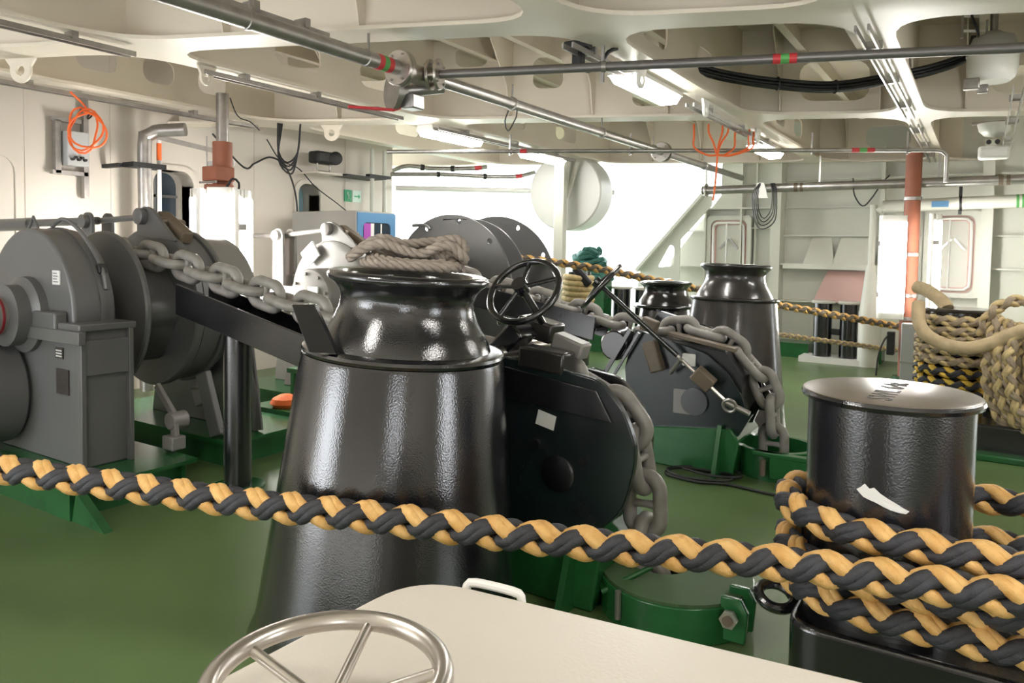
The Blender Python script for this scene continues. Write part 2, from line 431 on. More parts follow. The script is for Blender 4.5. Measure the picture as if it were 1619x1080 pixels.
hatch(2, -0.74, -0.04, 1.0, 2.24)

# rest of the compartment: side and after walls (mostly behind the viewer), with an open bay
struct(MB().prism([(-4.2, 0), (13.6, 0), (13.6, 3.9), (-4.2, 3.9)], YZ, 4.8, 5.0, [[(1.6, .6), (2.7, .6), (2.7, 2.7), (1.6, 2.7)]]).build('wall_right', WALLM, smooth=0))
struct(MB().prism([(-9.2, 0), (4.8, 0), (4.8, 3.9), (-9.2, 3.9)], XZ, -4.2, -4.0, [[(-8.0, .5), (-4.6, .5), (-4.6, 2.7), (-8.0, 2.7)], [(2.1, .6), (3.3, .6), (3.3, 2.7), (2.1, 2.7)]]).build('wall_front', WALLM, smooth=0))
# bright white bulwark outside
struct(MB().box(-26, -1.5, 17, 17.2, -0.1, 4.6).box(-26, -1.5, 16.96, 17, 2.22, 2.25).build('exterior_wall', WHITEP, smooth=0))

# ================================================================ ROPES
def plait(name, path, R, matA, matB, label, cat='rope', group=None, yarn=2, step=0.012, seg=7, pitch=2.9, closed=False, ph=0.0):
    """plaited rope: two right-hand and two left-hand strand pairs, each strand a part"""
    P = catmull(path, 0.04, closed)
    if closed: P.append(P[0].copy())
    P = resample(P, step)
    if closed and (P[-1] - P[0]).length < step * .6: P.pop()
    F = frames(P, closed)
    t = thing(name, label, cat, tuple(P[0]), group)
    L = pitch * 2 * R
    if closed: L = len(P) * step / max(1, round(len(P) * step / L))
    rs = R * (0.41 if yarn == 2 else 0.5); Rm = R * 0.58; amp = R * 0.17
    for hand, mt in ((1, matA), (-1, matB)):
        for i in range(2):
            for y in range(yarn):
                off = (y - (yarn - 1) / 2) * 0.66
                pts = []
                for k, (p, (tt, a, b)) in enumerate(zip(P, F)):
                    w = 2 * pi * k * step / L
                    th = hand * (w + i * pi + off) + ph
                    r = Rm + hand * amp * cos(2 * (w + i * pi))
                    pts.append(p + (a * cos(th) + b * sin(th)) * r)
                MB().tube(pts, rs, seg, closed=closed).build('strand', mt, t, smooth=60)
    return t

def laid(name, path, R, mt, label, cat='rope', group=None, n=3, step=0.01, seg=7, lay=3.2, closed=False):
    P = resample(catmull(path, 0.02, closed), step); F = frames(P)
    t = thing(name, label, cat, tuple(P[0]), group)
    L = lay * 2 * R
    for i in range(n):
        pts = [p + (a * cos(2 * pi * (k * step / L + i / n)) + b * sin(2 * pi * (k * step / L + i / n))) * R * 0.5 for k, (p, (tt, a, b)) in enumerate(zip(P, F))]
        MB().tube(pts, R * 0.55, seg).build('strand', mt, t, smooth=60)
    return t

# ================================================================ ROLLER PEDESTALS
def pedestal(loc, tilt, label, mt_top, mt_body, h=1.5, sc=1.0, rb=0.56, group=None):
    t = thing('roller_pedestal', label, 'pedestal', loc, group)
    M = Matrix.Translation(loc) @ Matrix.Rotation(tilt[0], 4, 'X') @ Matrix.Rotation(tilt[1], 4, 'Y')
    hf = 1.17 * h / 1.5; k = sc
    b = MB(); b.x = M
    b.lathe([(rb + .03, -0.05), (rb, 0.0), (rb - .012, .06), (rb - .135 * 1, hf - .03), (rb - .14, hf - .015)], seg=72)
    b.build('base_cone', mt_body, t)
    f = MB(); f.x = M
    f.lathe([(.40 * k, hf - .02), (.418 * k, hf - .012), (.424 * k, hf), (.420 * k, hf + .012), (.40 * k, hf + .018), (.30 * k, hf + .02)], seg=72)
    f.build('flange', mt_top, t)
    r = MB(); r.x = M
    z = hf + .015; H = h - z
    r.lathe([(.365 * k, z), (.352 * k, z + .035 * H / .32), (.325 * k, z + .08 * H / .32), (.298 * k, z + .125 * H / .32), (.282 * k, z + .17 * H / .32), (.278 * k, z + .205 * H / .32),
             (.288 * k, z + .24 * H / .32), (.312 * k, z + .268 * H / .32), (.333 * k, z + .283 * H / .32), (.338 * k, z + .298 * H / .32), (.330 * k, z + .312 * H / .32), (.315 * k, z + .318 * H / .32), (.27 * k, z + .312 * H / .32), (.255 * k, z + .29 * H / .32), (.25 * k, z + .25 * H / .32)], seg=72)
    r.build('roller', mt_top, t, smooth=50)
    return t
pedestal((-2.115, 2.365, 0), (radians(-1.0), radians(3.2)), 'big glossy black flared pedestal with a rope coil on its top roller', BLACK, BLACK, 1.5, 1.0, .56)
hq = MB(); hp = [V((-2.343, 2.03, 1.364)), V((-2.262, 2.075, 1.367)), V((-2.03, 1.975, 1.195)), V((-2.125, 1.925, 1.197))]
hq.add(hp + [p + V((-.012, .03, .0)) for p in hp], [(0, 1, 2, 3), (7, 6, 5, 4), (0, 4, 5, 1), (1, 5, 6, 2), (2, 6, 7, 3), (3, 7, 4, 0)])
hq.build('guide_horn', BLACK, [o for o in COL.objects if o.name == 'roller_pedestal'][0], bevel=.004)
pedestal((-1.98, 6.95, 0), (radians(-2.0), radians(0.8)), 'worn black flared pedestal with an empty roller, behind the far chain', BLACKW, BLACKW, 1.49, .96, .52)
pedestal((-3.02, 8.0, 0), (0, 0), 'black roller pedestal almost hidden behind the worn one, rope passing over it', BLACK, BLACK, 1.26, .86, .42)

# coil of hemp rope on the near pedestal
cz = 1.515
random.seed(3)
cv = V((.844, .536, 0)); dv = V((-.536, .844, 0)); ctr = V((-2.0, 2.345, 0))
def cp(px, dp, z): q = ctr + cv * px + dv * dp; return (q.x, q.y, z)
coil = []
for lp in range(3):
    for k in range(12):
        a = 2 * pi * k / 12
        coil.append(cp(.02 + (.20 - .02 * lp) * cos(a), (.12 - .015 * lp) * sin(a), cz + .012 + .022 * lp * (.6 + .4 * sin(a)) - .02 * cos(a) * .5))
laid('rope_coil', coil, .021, HEMP, 'grey brown hemp rope coil lying on the big black pedestal', 'rope', lay=2.6)
loop = [cp(-.24, .0, cz + .035), cp(-.18, -.04, cz + .075), cp(-.10, -.05, cz + .10), (cp(-.02, -.05, cz + .075)), cp(.06, -.05, cz + .06), cp(.13, -.06, cz + .09), cp(.19, -.05, cz + .09), cp(.235, -.03, cz + .04),
        cp(.2, .04, cz + .05), cp(.1, .08, cz + .08), cp(.0, .09, cz + .09), cp(-.1, .08, cz + .105), cp(-.19, .07, cz + .09), cp(-.25, .06, cz + .04), cp(-.22, .0, cz + .06), cp(-.12, -.0, cz + .12), cp(-.02, .02, cz + .10), cp(.10, .03, cz + .11), cp(.2, .0, cz + .12), cp(.24, -.02, cz + .07)]
laid('rope_coil', loop, .021, HEMP, 'upper twisted loop of hemp rope on top of the pedestal coil', 'rope', lay=2.6)

# ================================================================ NEAR BOLLARD
BC = V((-0.26, 2.91, 0)); BR = 0.266
def bollard_text(t):
    cu = bpy.data.curves.new('lettering', 'FONT'); cu.body = 'SWL 64t'; cu.size = 0.112; cu.extrude = 0.0006
    cu.align_x = 'CENTER'; cu.align_y = 'CENTER'; cu.space_line = 0.8
    tmp = bpy.data.objects.new('tmp', cu); COL.objects.link(tmp)
    me = bpy.data.meshes.new_from_object(tmp.evaluated_get(bpy.context.evaluated_depsgraph_get()))
    bpy.data.objects.remove(tmp); bpy.data.curves.remove(cu)
    o = bpy.data.objects.new('lettering', me); COL.objects.link(o)
    o.parent = t; o.location = (0.0, -0.01, 1.1216); o.rotation_euler = (0, 0, radians(87))
    me.materials.clear(); me.materials.append(BLACKMATT); o['_o'] = (0, 0, 0)
BTOP = mat('bollard_cap_worn', (0.20, 0.165, 0.13), 0.30, metal=0.0, var=0.4, vscale=4, bump=0.06, bscale=120)
def near_bollard():
    t = thing('mooring_bollard', 'near black bollard wrapped in yellow and black rope, white scrape on its side', 'bollard', tuple(BC))
    c = tuple(BC)
    MB().lathe([(BR, .1), (BR, 1.09)], c, seg=72).build('post', BOLL, t)
    MB().lathe([(BR + .004, 1.085), (BR + .022, 1.092), (BR + .026, 1.104), (BR + .022, 1.114), (BR + .008, 1.1195)], c, seg=72).build('rim', BLACK, t)
    MB().lathe([(BR + .018, 1.10), (BR + .018, 1.117), (BR + .006, 1.121)], c, seg=72).build('cap', BTOP, t)
    bs = MB().prism(roundpoly([(-0.53, 2.6), (2.3, 2.6), (2.3, 3.24), (-0.53, 3.24)], .12, 4), XY, 0, .34)
    bs.prism([(-.3, .34), (2.3, .34), (2.3, .38), (0, .38)], XZ, 2.75, 3.1)
    bs.build('base_box', BLACK, t, bevel=.03, bseg=3)
    MB().torus((-.60, 2.80, .33), (0.2, -.25, .9), .062, .02, 28, 10).build('lifting_lug', BLACK, t)
    # chipped paint: irregular flake on the curved side
    import math as _m
    up = [(0, .0), (.08, .012), (.16, .030), (.22, .010), (.34, .020), (.46, .0), (.60, -.016), (.74, -.030), (.86, -.044), (1, -.058)]
    dn = [(.94, -.070), (.8, -.068), (.66, -.062), (.52, -.052), (.38, -.040), (.26, -.034), (.14, -.026), (.06, -.012)]
    a0, a1, z0 = radians(-104), radians(-70), .825
    fl_ = MB(); pl = [(a0 + (a1 - a0) * p[0], z0 + p[1] * .8) for p in up + dn]
    cen = (sum(p[0] for p in pl) / len(pl), sum(p[1] for p in pl) / len(pl))
    vs = []; fs = []
    n = len(pl)
    for rr in (0.0, .5, 1.0):
        for a, z in pl:
            aa = cen[0] + (a - cen[0]) * rr; zz = cen[1] + (z - cen[1]) * rr
            vs.append((BC.x + (BR + .0012) * cos(aa), BC.y + (BR + .0012) * sin(aa), zz))
    for q in range(2):
        for i in range(n):
            j = (i + 1) % n
            fs.append((q * n + i, q * n + j, (q + 1) * n + j, (q + 1) * n + i))
    fl_.add(vs, fs)
    fl_.build('paint_chip', LABELW, t, smooth=60)
    bollard_text(t)
near_bollard()

# foreground mooring rope: runs in from the left, then figure-of-eight turns
def oval(z, x0, x1, r, y=2.91, off=0.0, dz=0.0, start=0):
    pts = []
    for k in range(13):
        a = radians(-90 - 180 * k / 12)
        pts.append((x0 + r * cos(a), y + r * sin(a), z + dz * k / 12))
    pts += [(x0 + (x1 - x0) * q, y + r, z + dz) for q in (.25, .5, .75)]
    for k in range(13):
        a = radians(90 - 180 * k / 12)
        pts.append((x1 + r * cos(a), y + r * sin(a), z + dz))
    pts += [(x1 + (x0 - x1) * q, y - r, z + dz) for q in (.25, .5, .75)]
    return pts
rr = BR + .055
rope = [(-4.3, .92, .80), (-3.39, 1.28, .735), (-3.22, 1.34, .712), (-2.82, 1.5, .688), (-2.25, 1.72, .662), (-1.69, 1.90, .662), (-1.26, 2.07, .645), (-.84, 2.25, .63), (-.5, 2.39, .625), (-.18, 2.46, .628), (.14, 2.49, .64), (.6, 2.52, .65), (1.1, 2.52, .66)]
plait('mooring_rope', rope, .052, YEL, ROPEB, 'long yellow and black plaited rope stretched across the front to the bollard', 'rope', seg=8)
for z, lab in ((.70, 'topmost turn of yellow and black rope around the near bollard'), (.545, 'middle turn of rope around the near bollard, under the stretched rope'), (.445, 'lowest turn of yellow and black rope around the near bollard')):
    plait('mooring_rope', oval(z, BC.x, 1.25, rr + (.004 if z > .6 else 0)), .05, YEL, ROPEB, lab, 'rope', 'rope turns on the near bollard', seg=7, closed=True)

# ================================================================ ANCHOR CHAINS
DL = 0.064
def link_mesh():
    m = MB(); L = .335 / 2 - DL / 2; Wd = .215 / 2 - DL / 2
    pts = []
    s = L - Wd
    for k in range(14):
        a = -pi / 2 + pi * k / 13; pts.append((s + Wd * cos(a), Wd * sin(a), 0))
    for k in range(14):
        a = pi / 2 + pi * k / 13; pts.append((-s + Wd * cos(a), Wd * sin(a), 0))
    m.tube(pts, DL / 2 * 1.06, 12, closed=True)
    o = m.build('link', CHAINM, origin=(0, 0, 0), smooth=60)
    st = MB().lathe([(DL * .42, -Wd), (DL * .30, -Wd * .4), (DL * .27, 0), (DL * .30, Wd * .4), (DL * .42, Wd)], axis=(0, 1, 0), seg=12).build('stud', CHAINM, o, smooth=60)
    return o, st
LINK, STUD = link_mesh()
def chain(path, label, roll0=0.0):
    P = resample(catmull(path, .02), .208)
    t = thing('anchor_chain', label, 'chain', tuple(P[0]))
    for i in range(len(P) - 1):
        a, b = P[i], P[i + 1]; d = (b - a).normalized(); c = (a + b) / 2
        up = V((0, 1, 0)); s = up.cross(d).normalized(); up = d.cross(s)
        q = Matrix((d, up, s)).transposed().to_4x4() @ Matrix.Rotation(roll0 + (pi / 2 if i % 2 else 0), 4, 'X')
        q.translation = c - P[0]
        o = LINK.copy(); COL.objects.link(o); o.parent = t; o.matrix_local = q
        u = STUD.copy(); COL.objects.link(u); u.parent = o
    return t
g1 = [(-5.35 + .43 * cos(radians(a)), 3.09, 1.12 + .43 * sin(radians(a))) for a in (200, 165, 130, 100)]
chain(g1 + [(-4.95, 3.1, 1.50), (-4.46, 3.1, 1.41), (-3.93, 3.1, 1.315), (-3.33, 3.1, 1.205), (-2.6, 3.13, 1.10), (-2.0, 3.17, 1.02), (-1.68, 3.18, .99), (-1.46, 3.18, .90), (-1.33, 3.18, .75), (-1.285, 3.18, .58), (-1.28, 3.18, .4), (-1.25, 3.19, .15), (-1.24, 3.2, -.1)],
      'grey anchor chain from the near windlass past the big pedestal into the near hawse pipe')
g2 = [(-5.35 + .43 * cos(radians(a)), 5.56, 1.12 + .43 * sin(radians(a))) for a in (200, 165, 130, 100)]
chain(g2 + [(-4.9, 5.54, 1.46), (-4.2, 5.53, 1.36), (-3.4, 5.53, 1.20), (-2.9, 5.53, 1.10), (-2.59, 5.53, 1.02), (-2.30, 5.53, .97), (-2.08, 5.53, .98), (-1.88, 5.53, 1.01), (-1.64, 5.53, .95), (-1.44, 5.53, .81), (-1.29, 5.53, .62), (-1.25, 5.53, .44), (-1.24, 5.54, .2), (-1.24, 5.55, -.1)],
      'grey anchor chain over the far chain stopper into the small green hawse ring', pi / 2)
bpy.data.objects.remove(STUD); bpy.data.objects.remove(LINK)

# ================================================================ CHAIN STOPPERS
PROF = [(-1.92, 1.09), (-1.73, 1.075), (-1.40, 1.03), (-1.28, .90), (-1.225, .77), (-1.23, .66), (-1.28, .46), (-1.42, .33), (-1.55, .24), (-1.98, .26), (-2.02, .6)]
def handwheel(t, c, n, R, r, spokes=5, mt=BLACK, tilt0=0.3):
    c = V(c); n = V(n).normalized()
    w = MB().torus(c, n, R, r, 48, 12)
    o = w.build('handwheel', mt, t)
    a = V((1, 0, 0)) if abs(n.x) < .9 else V((0, 1, 0)); a = (a - n * a.dot(n)).normalized(); b = n.cross(a)
    h = c + n * .035
    for k in range(spokes):
        an = tilt0 + 2 * pi * k / spokes
        e = c + (a * cos(an) + b * sin(an)) * R
        MB().cyl(h, e, r * .68, 10).build('spoke', mt, o)
    MB().cyl(h - n * .03, h + n * .03, r * 2.2, 16).build('hub', mt, o)
    return o
def stopper(y0, dx, zs, label, far):
    t = thing('chain_stopper', label, 'chain stopper', (-1.65 + dx, y0 + .23, 0))
    pf = [(x + dx, z) for x, z in PROF]
    if far: pf[1:6] = [(x + dx, z) for x, z in ((-1.88, .93), (-1.62, .86), (-1.46, .73), (-1.36, .58), (-1.32, .45))]; pf[0] = (-2.18 + dx, 1.0); pf[-2] = (-2.2 + dx, .12); pf[-1] = (-2.26 + dx, .7); pf[8] = (-1.5 + dx, .06); pf[7] = (-1.44 + dx, .18)
    MB().prism(roundpoly(pf, [.02, .02, .05, .05, .05, .05, .1, .1, .02, .02, .02]), XZ, y0 - .02, y0 + .02).build('side_plate', STOPM, t, bevel=.006)
    pb = [(x - (0 if far else .10), z + ((.12 if far else -.06) if z > .4 else 0)) for x, z in pf]
    MB().prism(roundpoly(pb, .05), XZ, y0 + .42, y0 + .46).build('side_plate', BLACK, t, bevel=.006)
    pi_ = [(-1.98 + dx, .92), (-1.5 + dx, .88), (-1.38 + dx, .72), (-1.36 + dx, .5), (-1.5 + dx, .25), (-1.98 + dx, .25)]
    MB().prism(pi_, XZ, y0 + .02, y0 + .42).build('chain_bed', BLACKMATT, t)
    MB().prism([(-2.0 + dx, .28), (-1.42 + dx, .34), (-1.36 + dx, .26), (-1.40 + dx, .0), (-2.08 + dx, 0)], XZ, y0 - .06, y0 + .5).build('foot', GREENM, t, bevel=.01)
    fo = MB()
    for x in (-1.5,): fo.prism([(y0 - .2, 0), (y0 - .02, 0), (y0 - .02, .36), (y0 - .06, .36)], YZ, x + dx - .015, x + dx + .015)
    fo.build('foot_gusset', GREENM, t)
    if not far:
        MB().prism([(-1.92, 1.05), (-1.41, .985), (-1.33, .85), (-1.90, .90)], XZ, y0 - .035, y0 - .018).build('upper_panel', BLACK, t, bevel=.004)
        MB().lathe([(.085, 0), (.085, .008), (.07, .012)], (-1.60, y0 - .02, .58), (0, -1, 0), 28).build('cover_plate', BLACK, t)
        MB().cyl((-1.72, y0 - .02, .70), (-1.72, y0 - .035, .70), .025, 16).build('bolt', BLACK, t)
        MB().cyl((-1.47, y0 - .02, .66), (-1.47, y0 - .03, .66), .02, 14).build('bolt', BLACK, t)
        MB().prism([(-1.72, .795), (-1.625, .775), (-1.612, .84), (-1.705, .862)], XZ, y0 - .026, y0 - .0205).build('label_plate', LABELW, t, smooth=0)
        # clamp blocks on the top
        MB().bar((-1.82, y0 + .03, 1.10), (-1.58, y0 + .03, 1.08), .12, .10).build('clamp_block', BLACKW, t, bevel=.012)
        MB().bar((-1.72, y0 + .16, 1.17), (-1.56, y0 + .16, 1.12), .10, .08).build('clamp_block', GREYL, t, bevel=.012)
        MB().bar((-2.08, y0 + .1, 1.02), (-1.86, y0 + .1, 1.22), .16, .10).build('clamp_block', BLACK, t, bevel=.015)
        MB().bar((-1.98, y0 + .28, 1.22), (-1.78, y0 + .28, 1.18), .14, .10).build('clamp_block', BLACKW, t, bevel=.012)
        MB().cyl((-1.95, y0 - .06, 1.1), (-1.95, y0 + .5, 1.1), .035, 14).build('hinge_pin', STEEL, t)
        MB().bar((-1.99, y0 - .035, 1.04), (-1.9, y0 - .035, .55), .07, .03, (0, 1, 0)).build('stiffener', BLACK, t)
        hw = handwheel(t, (-1.84, 3.0, 1.40), (0, -.55, .44), .178, .017, 5, BLACK, .5)
        MB().cyl((-1.84, 2.99, 1.41), (-1.83, 3.45, .98), .019, 12).build('spindle', BLACK, t)
    else:
        MB().prism(rrect(-1.80 + dx, -1.70 + dx, .76, .85, .008, 2), XZ, y0 - .03, y0 - .02).build('label_plate', LABELW, t, smooth=0)
        MB().prism(rrect(-1.86 + dx, -1.68 + dx, .40, .58, .008, 2), XZ, y0 - .03, y0 - .02).build('label_plate', GREYL, t, smooth=0)
        MB().bar((-2.05 + dx, y0 - .06, .92), (-1.97 + dx, y0 - .06, .70), .10, .10, (0, 1, 0)).build('clamp_block', BROWN, t, bevel=.012)
        MB().bar((-2.12 + dx, y0 - .03, 1.06), (-2.0 + dx, y0 - .03, 1.02), .08, .1).build('clamp_block', BROWN, t, bevel=.012)
        MB().bar((-1.92 + dx, y0 + .02, .985), (-1.42 + dx, y0 + .02, .90), .10, .03).build('guide_bar', BROWN, t, bevel=.006)
        MB().cyl((-2.36 + dx, y0 - .02, .86), (-2.36 + dx, y0 + .3, .86), .12, 24).build('roller', BLACK, t, bevel=.015)
        lv = MB().bar((-2.42 + dx, y0 - .07, .62), (-2.2 + dx, y0 - .07, 1.0), .03, .02, (0, 1, 0)).bar((-2.35 + dx, y0 - .07, .60), (-2.13 + dx, y0 - .07, .98), .02, .02, (0, 1, 0))
        lv.build('release_lever', BLACK, t)
        MB().tube([V(p) + V((dx, y0 - .08, 0)) for p in ((-2.5, 0, .68), (-2.41, 0, .66), (-2.35, 0, .57), (-2.44, 0, .59))], .010, 8, closed=True).build('lever_grip', BLACK, t)
        MB().prism([(-2.0 + dx, 1.0), (-1.60 + dx, .96), (-1.24 + dx, .5), (-1.24 + dx, .4), (-2.0 + dx, .4)], XZ, y0 + .44, y0 + .47).build('guard_plate', BLACKW, t, bevel=.006)
        handwheel(t, (-2.40, 5.02, 1.33), (-.70, -.30, .66), .205, .019, 5, BLACK, .5)
        MB().cyl((-2.40, 5.02, 1.33), (-1.86, 5.19, .84), .019, 12).build('spindle', BLACK, t)
        MB().cyl((-1.86, 5.19, .84), (-1.46, 5.23, .50), .014, 10).build('threaded_rod', STEEL, t)
        MB().bar((-1.72, 5.18, .74), (-1.60, 5.20, .64), .10, .12, (0, 1, 0)).build('screw_nut', BROWN, t, bevel=.01)
        MB().cyl((-1.80, 5.10, .83), (-1.92, 5.22, .70), .016, 8).build('tommy_bar', GALV, t)
        MB().torus((-1.47, 5.19, .52), (0, 1, .2), .045, .012, 20, 8).build('shackle', GALV, t)
        MB().cyl((-1.33, 5.2, .48), (-1.50, 5.2, .54), .02, 8).build('pin', GALV, t)
        MB().cyl((-1.70 + dx, y0 - .04, .50), (-1.70 + dx, y0 - .02, .50), .10, 28).build('cover_plate', BLACK, t)
    return t
stopper(2.95, 0.0, 1, 'near black chain stopper with a white label and spoked handwheel', False)
stopper(5.30, -.05, 1, 'far black chain stopper with small plates, a lever and an edge-on handwheel', True)

# ================================================================ HAWSE PIPE RINGS
def hawse(c, R, label, big):
    t = thing('hawse_pipe', label, 'hawse pipe', (c[0], c[1], 0))
    cx, cy = c
    if big:
        out = [(cx + R * cos(radians(a)), cy + R * sin(radians(a))) for a in range(-150, 60, 10)] + [(cx + .10, cy + R * .98), (cx - .30, cy + R * .8)]
        hole = circle(cx - .09, cy + .05, .135, 28)
        MB().prism(out, XY, 0, .155, [hole]).build('ring', GREENM, t, bevel=.012)
        ins = [(cx + (x - cx) * .97, cy + (y - cy) * .97) for x, y in out]
        MB().prism(ins, XY, .155, .168, [hole]).build('top_plate', GREENR, t, smooth=0)
        MB().lathe([(.134, .16), (.13, -.15)], (cx - .09, cy + .05, 0), seg=28, caps=False).build('pipe_bore', BLACKMATT, t)
        for dy in (.08, .20): MB().prism([(cx + .24, .02), (cx + .36, .02), (cx + .37, .15), (cx + .34, .20), (cx + .26, .20)], XZ, cy - .28 + dy, cy - .255 + dy).build('hinge_lug', GREENM, t, bevel=.006)
        MB().cyl((cx + .305, cy - .26, .13), (cx + .305, cy + .02, .13), .022, 14).build('hinge_bolt', BROWN, t)
        MB().lathe([(.036, 0), (.036, .03)], (cx + .305, cy - .255, .13), (0, 1, 0), 6).build('nut', STEEL, t, smooth=0)
        MB().prism([(cx - .28, 0), (cx - .24, 0), (cx - .24, .22), (cx - .36, .22)], XZ, cy + .02, cy + .3).bar((cx - .38, cy - .15, .1), (cx - .12, cy - .27, .12), .03, .03).build('clamp_arm', GREENM, t, bevel=.006)
        MB().cyl((cx - .24, cy - .27, .11), (cx - .06, cy - .14, .22), .012, 8).build('locking_pin', GREENM, t)
        MB().lathe([(.05, 0), (.05, .05)], (cx - .42, cy - .15, .09), (.9, -.3, 0), 16).build('knob', BROWN, t, bevel=.01)
        MB().cyl((cx - .14, cy - .32, .04), (cx - .14, cy - .32, .16), .014, 8).build('pin', GALV, t)
    else:
        MB().lathe([(R, 0), (R, .19), (R + .012, .2), (R + .012, .21), (R - .03, .21), (R - .03, .02)], (cx, cy, 0), seg=40).build('ring', GREENM, t)
        MB().lathe([(R - .035, .021), (.01, .022)], (cx, cy, 0), seg=32, caps=False).build('pipe_bore', BLACKMATT, t)
        MB().box(cx + .02, cx + .36, cy - R - .03, cy - R + .01, .03, .20).box(cx - .1, cx + .4, cy - R - .035, cy - R + .035, .18, .21).build('hinge_lug', GREENM, t, bevel=.006)
        MB().cyl((cx - .02, cy - R - .04, .16), (cx - .02, cy - R - .04, .05), .02, 10).build('hinge_bolt', BROWN, t)
    return t
hawse((-1.11, 3.16), .34, 'near green hawse pipe with a gritty top plate and hinge bolts', True)
hawse((-1.22, 5.55), .27, 'far round green hawse ring where the second chain drops', False)

# ================================================================ WINDLASSES (shaft along y, axis x = AX, z = AZ)
AX, AZ = -5.35, 1.12
def disc(t, name, y0, y1, r, mt, holes=(), edge=.012, rin=None):
    if holes:
        m_ = MB().prism(circle(AX, AZ, r, 72), XZ, y0, y1, holes)
        return m_.build(name, mt, t, bevel=edge)
    return MB().lathe([(r - edge, 0), (r, edge), (r, y1 - y0 - edge), (r - edge, y1 - y0)], (AX, y0, AZ), (0, 1, 0), 72).build(name, mt, t)
def linkage(t, y, mt, xa=-6.08, zt=1.745, za=1.77, ring_r=.58, dark=BROWN):
    """brake band lug, tie rod and a pair of upright arms"""
    zt = AZ + ring_r + .07
    lug = roundpoly([(AX - .13, AZ + ring_r - .04), (AX - .13, zt + .06), (AX - .04, zt + .12), (AX + .06, zt + .09), (AX + .36, AZ + ring_r * .86)], [.01, .06, .06, .06, .02], 5)
    MB().prism(lug, XZ, y - .05, y - .02).build('band_lug', mt, t, bevel=.005)
    MB().lathe([(.062, 0), (.062, .05), (.05, .056)], (AX - .04, y - .05, zt + .035), (0, -1, 0), 24).build('pin_head', mt, t)
    MB().bar((AX + .02, y + .06, zt + .04), (AX + .34, y + .06, AZ + ring_r * .9), .10, .10).build('band_clevis', dark, t, bevel=.015)
    MB().cyl((AX + .14, y - .03, zt), (AX + .14, y + .16, zt - .02), .035, 12).build('clevis_pin', dark, t)
    MB().cyl((AX - .08, y, zt + .035), (xa, y, za + .01), .024, 12).build('tie_rod', mt, t)
    for dy in (-.10, .06):
        P = [(xa - .085, .6), (xa + .10, .6), (xa + .075, za - .02)] + [(xa + .075 * cos(radians(a)), za + .075 * sin(radians(a))) for a in range(0, 181, 20)] + [(xa - .075, za - .02)]
        MB().prism(P, XZ, y + dy - .015, y + dy + .015).build('upright_arm', mt, t, bevel=.004)
    MB().lathe([(.055, 0), (.055, .04)], (xa, y - .115, za), (0, -1, 0), 20).build('pin_head', mt, t)
    return t
def bed(t, x0, x1, y0, y1, zt=.2):
    f = MB().box(x0, x1, y0, y1, zt - .025, zt).box(x0 + .06, x1 - .06, y0 + .05, y0 + .075, 0, zt - .02).box(x0 + .06, x1 - .06, y1 - .075, y1 - .05, 0, zt - .02)
    for k in range(4):
        x = x0 + .1 + (x1 - x0 - .2) * k / 3
        f.box(x - .012, x + .012, y0 + .06, y1 - .06, 0, zt - .02)
    return f.build('bed_frame', GREENM, t)

# --- near windlass
REDD = mat('dark_red_ring', (.22, .012, .02), .4)
t = thing('anchor_windlass', 'near dark grey windlass with gearbox, chain wheel and brake drum', 'windlass', (AX, 3.0, 0))
w = MB()
arc = [(AX + .57 * cos(radians(a)), AZ + .57 * sin(radians(a))) for a in range(0, 181, 6)]
MB().prism([(AX + .57, 1.06)] + arc + [(AX - .57, 1.06)], XZ, 2.42, 2.69).build('gear_case', GREY, t, bevel=.02, bseg=3)
MB().lathe([(.582, 0), (.582, .03)], (AX, 2.59, AZ), (0, 1, 0), 72).build('case_seam', GREY, t)
bx = MB().box(-6.1, -4.64, 2.40, 2.69, .2, 1.06)
bx.build('gearbox_base', GREY, t, bevel=.008)
MB().box(-6.15, -4.60, 2.36, 2.72, 1.055, 1.10).build('base_ledge', GREY, t, bevel=.008)
MB().box(-4.645, -4.60, 2.37, 2.40, .2, 1.06).box(-4.645, -4.60, 2.67, 2.70, .2, 1.06).box(-4.64, -4.605, 2.40, 2.67, .78, 1.0).build('side_stiffener', GREY, t, bevel=.004)
MB().box(-6.12, -4.55, 2.33, 2.37, .98, 1.06).build('ledge_lip', GREY, t, bevel=.004)
# bearing hub and shaft stub
MB().lathe([(.25, 0), (.25, .05), (.20, .08), (.20, .16), (.17, .17)], (AX + .02, 2.42, AZ - .0), (0, -1, 0), 40).build('bearing_hub', GREY, t)
MB().box(AX + .05, AX + .5, 2.34, 2.42, .98, 1.16).build('bearing_cap', GREY, t, bevel=.012)
MB().lathe([(.125, 0), (.125, .7)], (AX, 2.3, AZ), (0, -1, 0), 32).build('shaft_stub', GREYL, t)
MB().lathe([(.126, 0), (.129, .003), (.129, .015), (.126, .018)], (AX, 2.23, AZ), (0, -1, 0), 32).build('red_ring', REDD, t)
MB().lathe([(.34, 0), (.36, .02), (.36, .3), (.33, .33)], (AX - .27, 2.39, .60), (0, -1, 0), 48).build('drive_motor', GREY, t)
MB().box(-5.02, -4.93, 2.412, 2.419, 1.33, 1.42).build('label_plate', LABELW, t, smooth=0)
MB().box(-4.955, -4.865, 2.392, 2.399, .865, .935).build('small_plate', LABELD, t, smooth=0)
MB().box(-4.95, -4.80, 2.392, 2.399, .64, .80).build('name_plate', LABELD, t, smooth=0)
tx = MB()
for k in range(4): tx.box(-5.01, -4.95 - .012 * (k % 2), 2.4105, 2.4119, 1.345 + .018 * k, 1.351 + .018 * k)
tx.build('plate_lines', GREY, t, smooth=0)
tx = MB()
for k in range(3): tx.box(-4.945, -4.875, 2.390, 2.3915, .876 + .018 * k, .884 + .018 * k)
tx.build('plate_lines', LABELW, t, smooth=0)
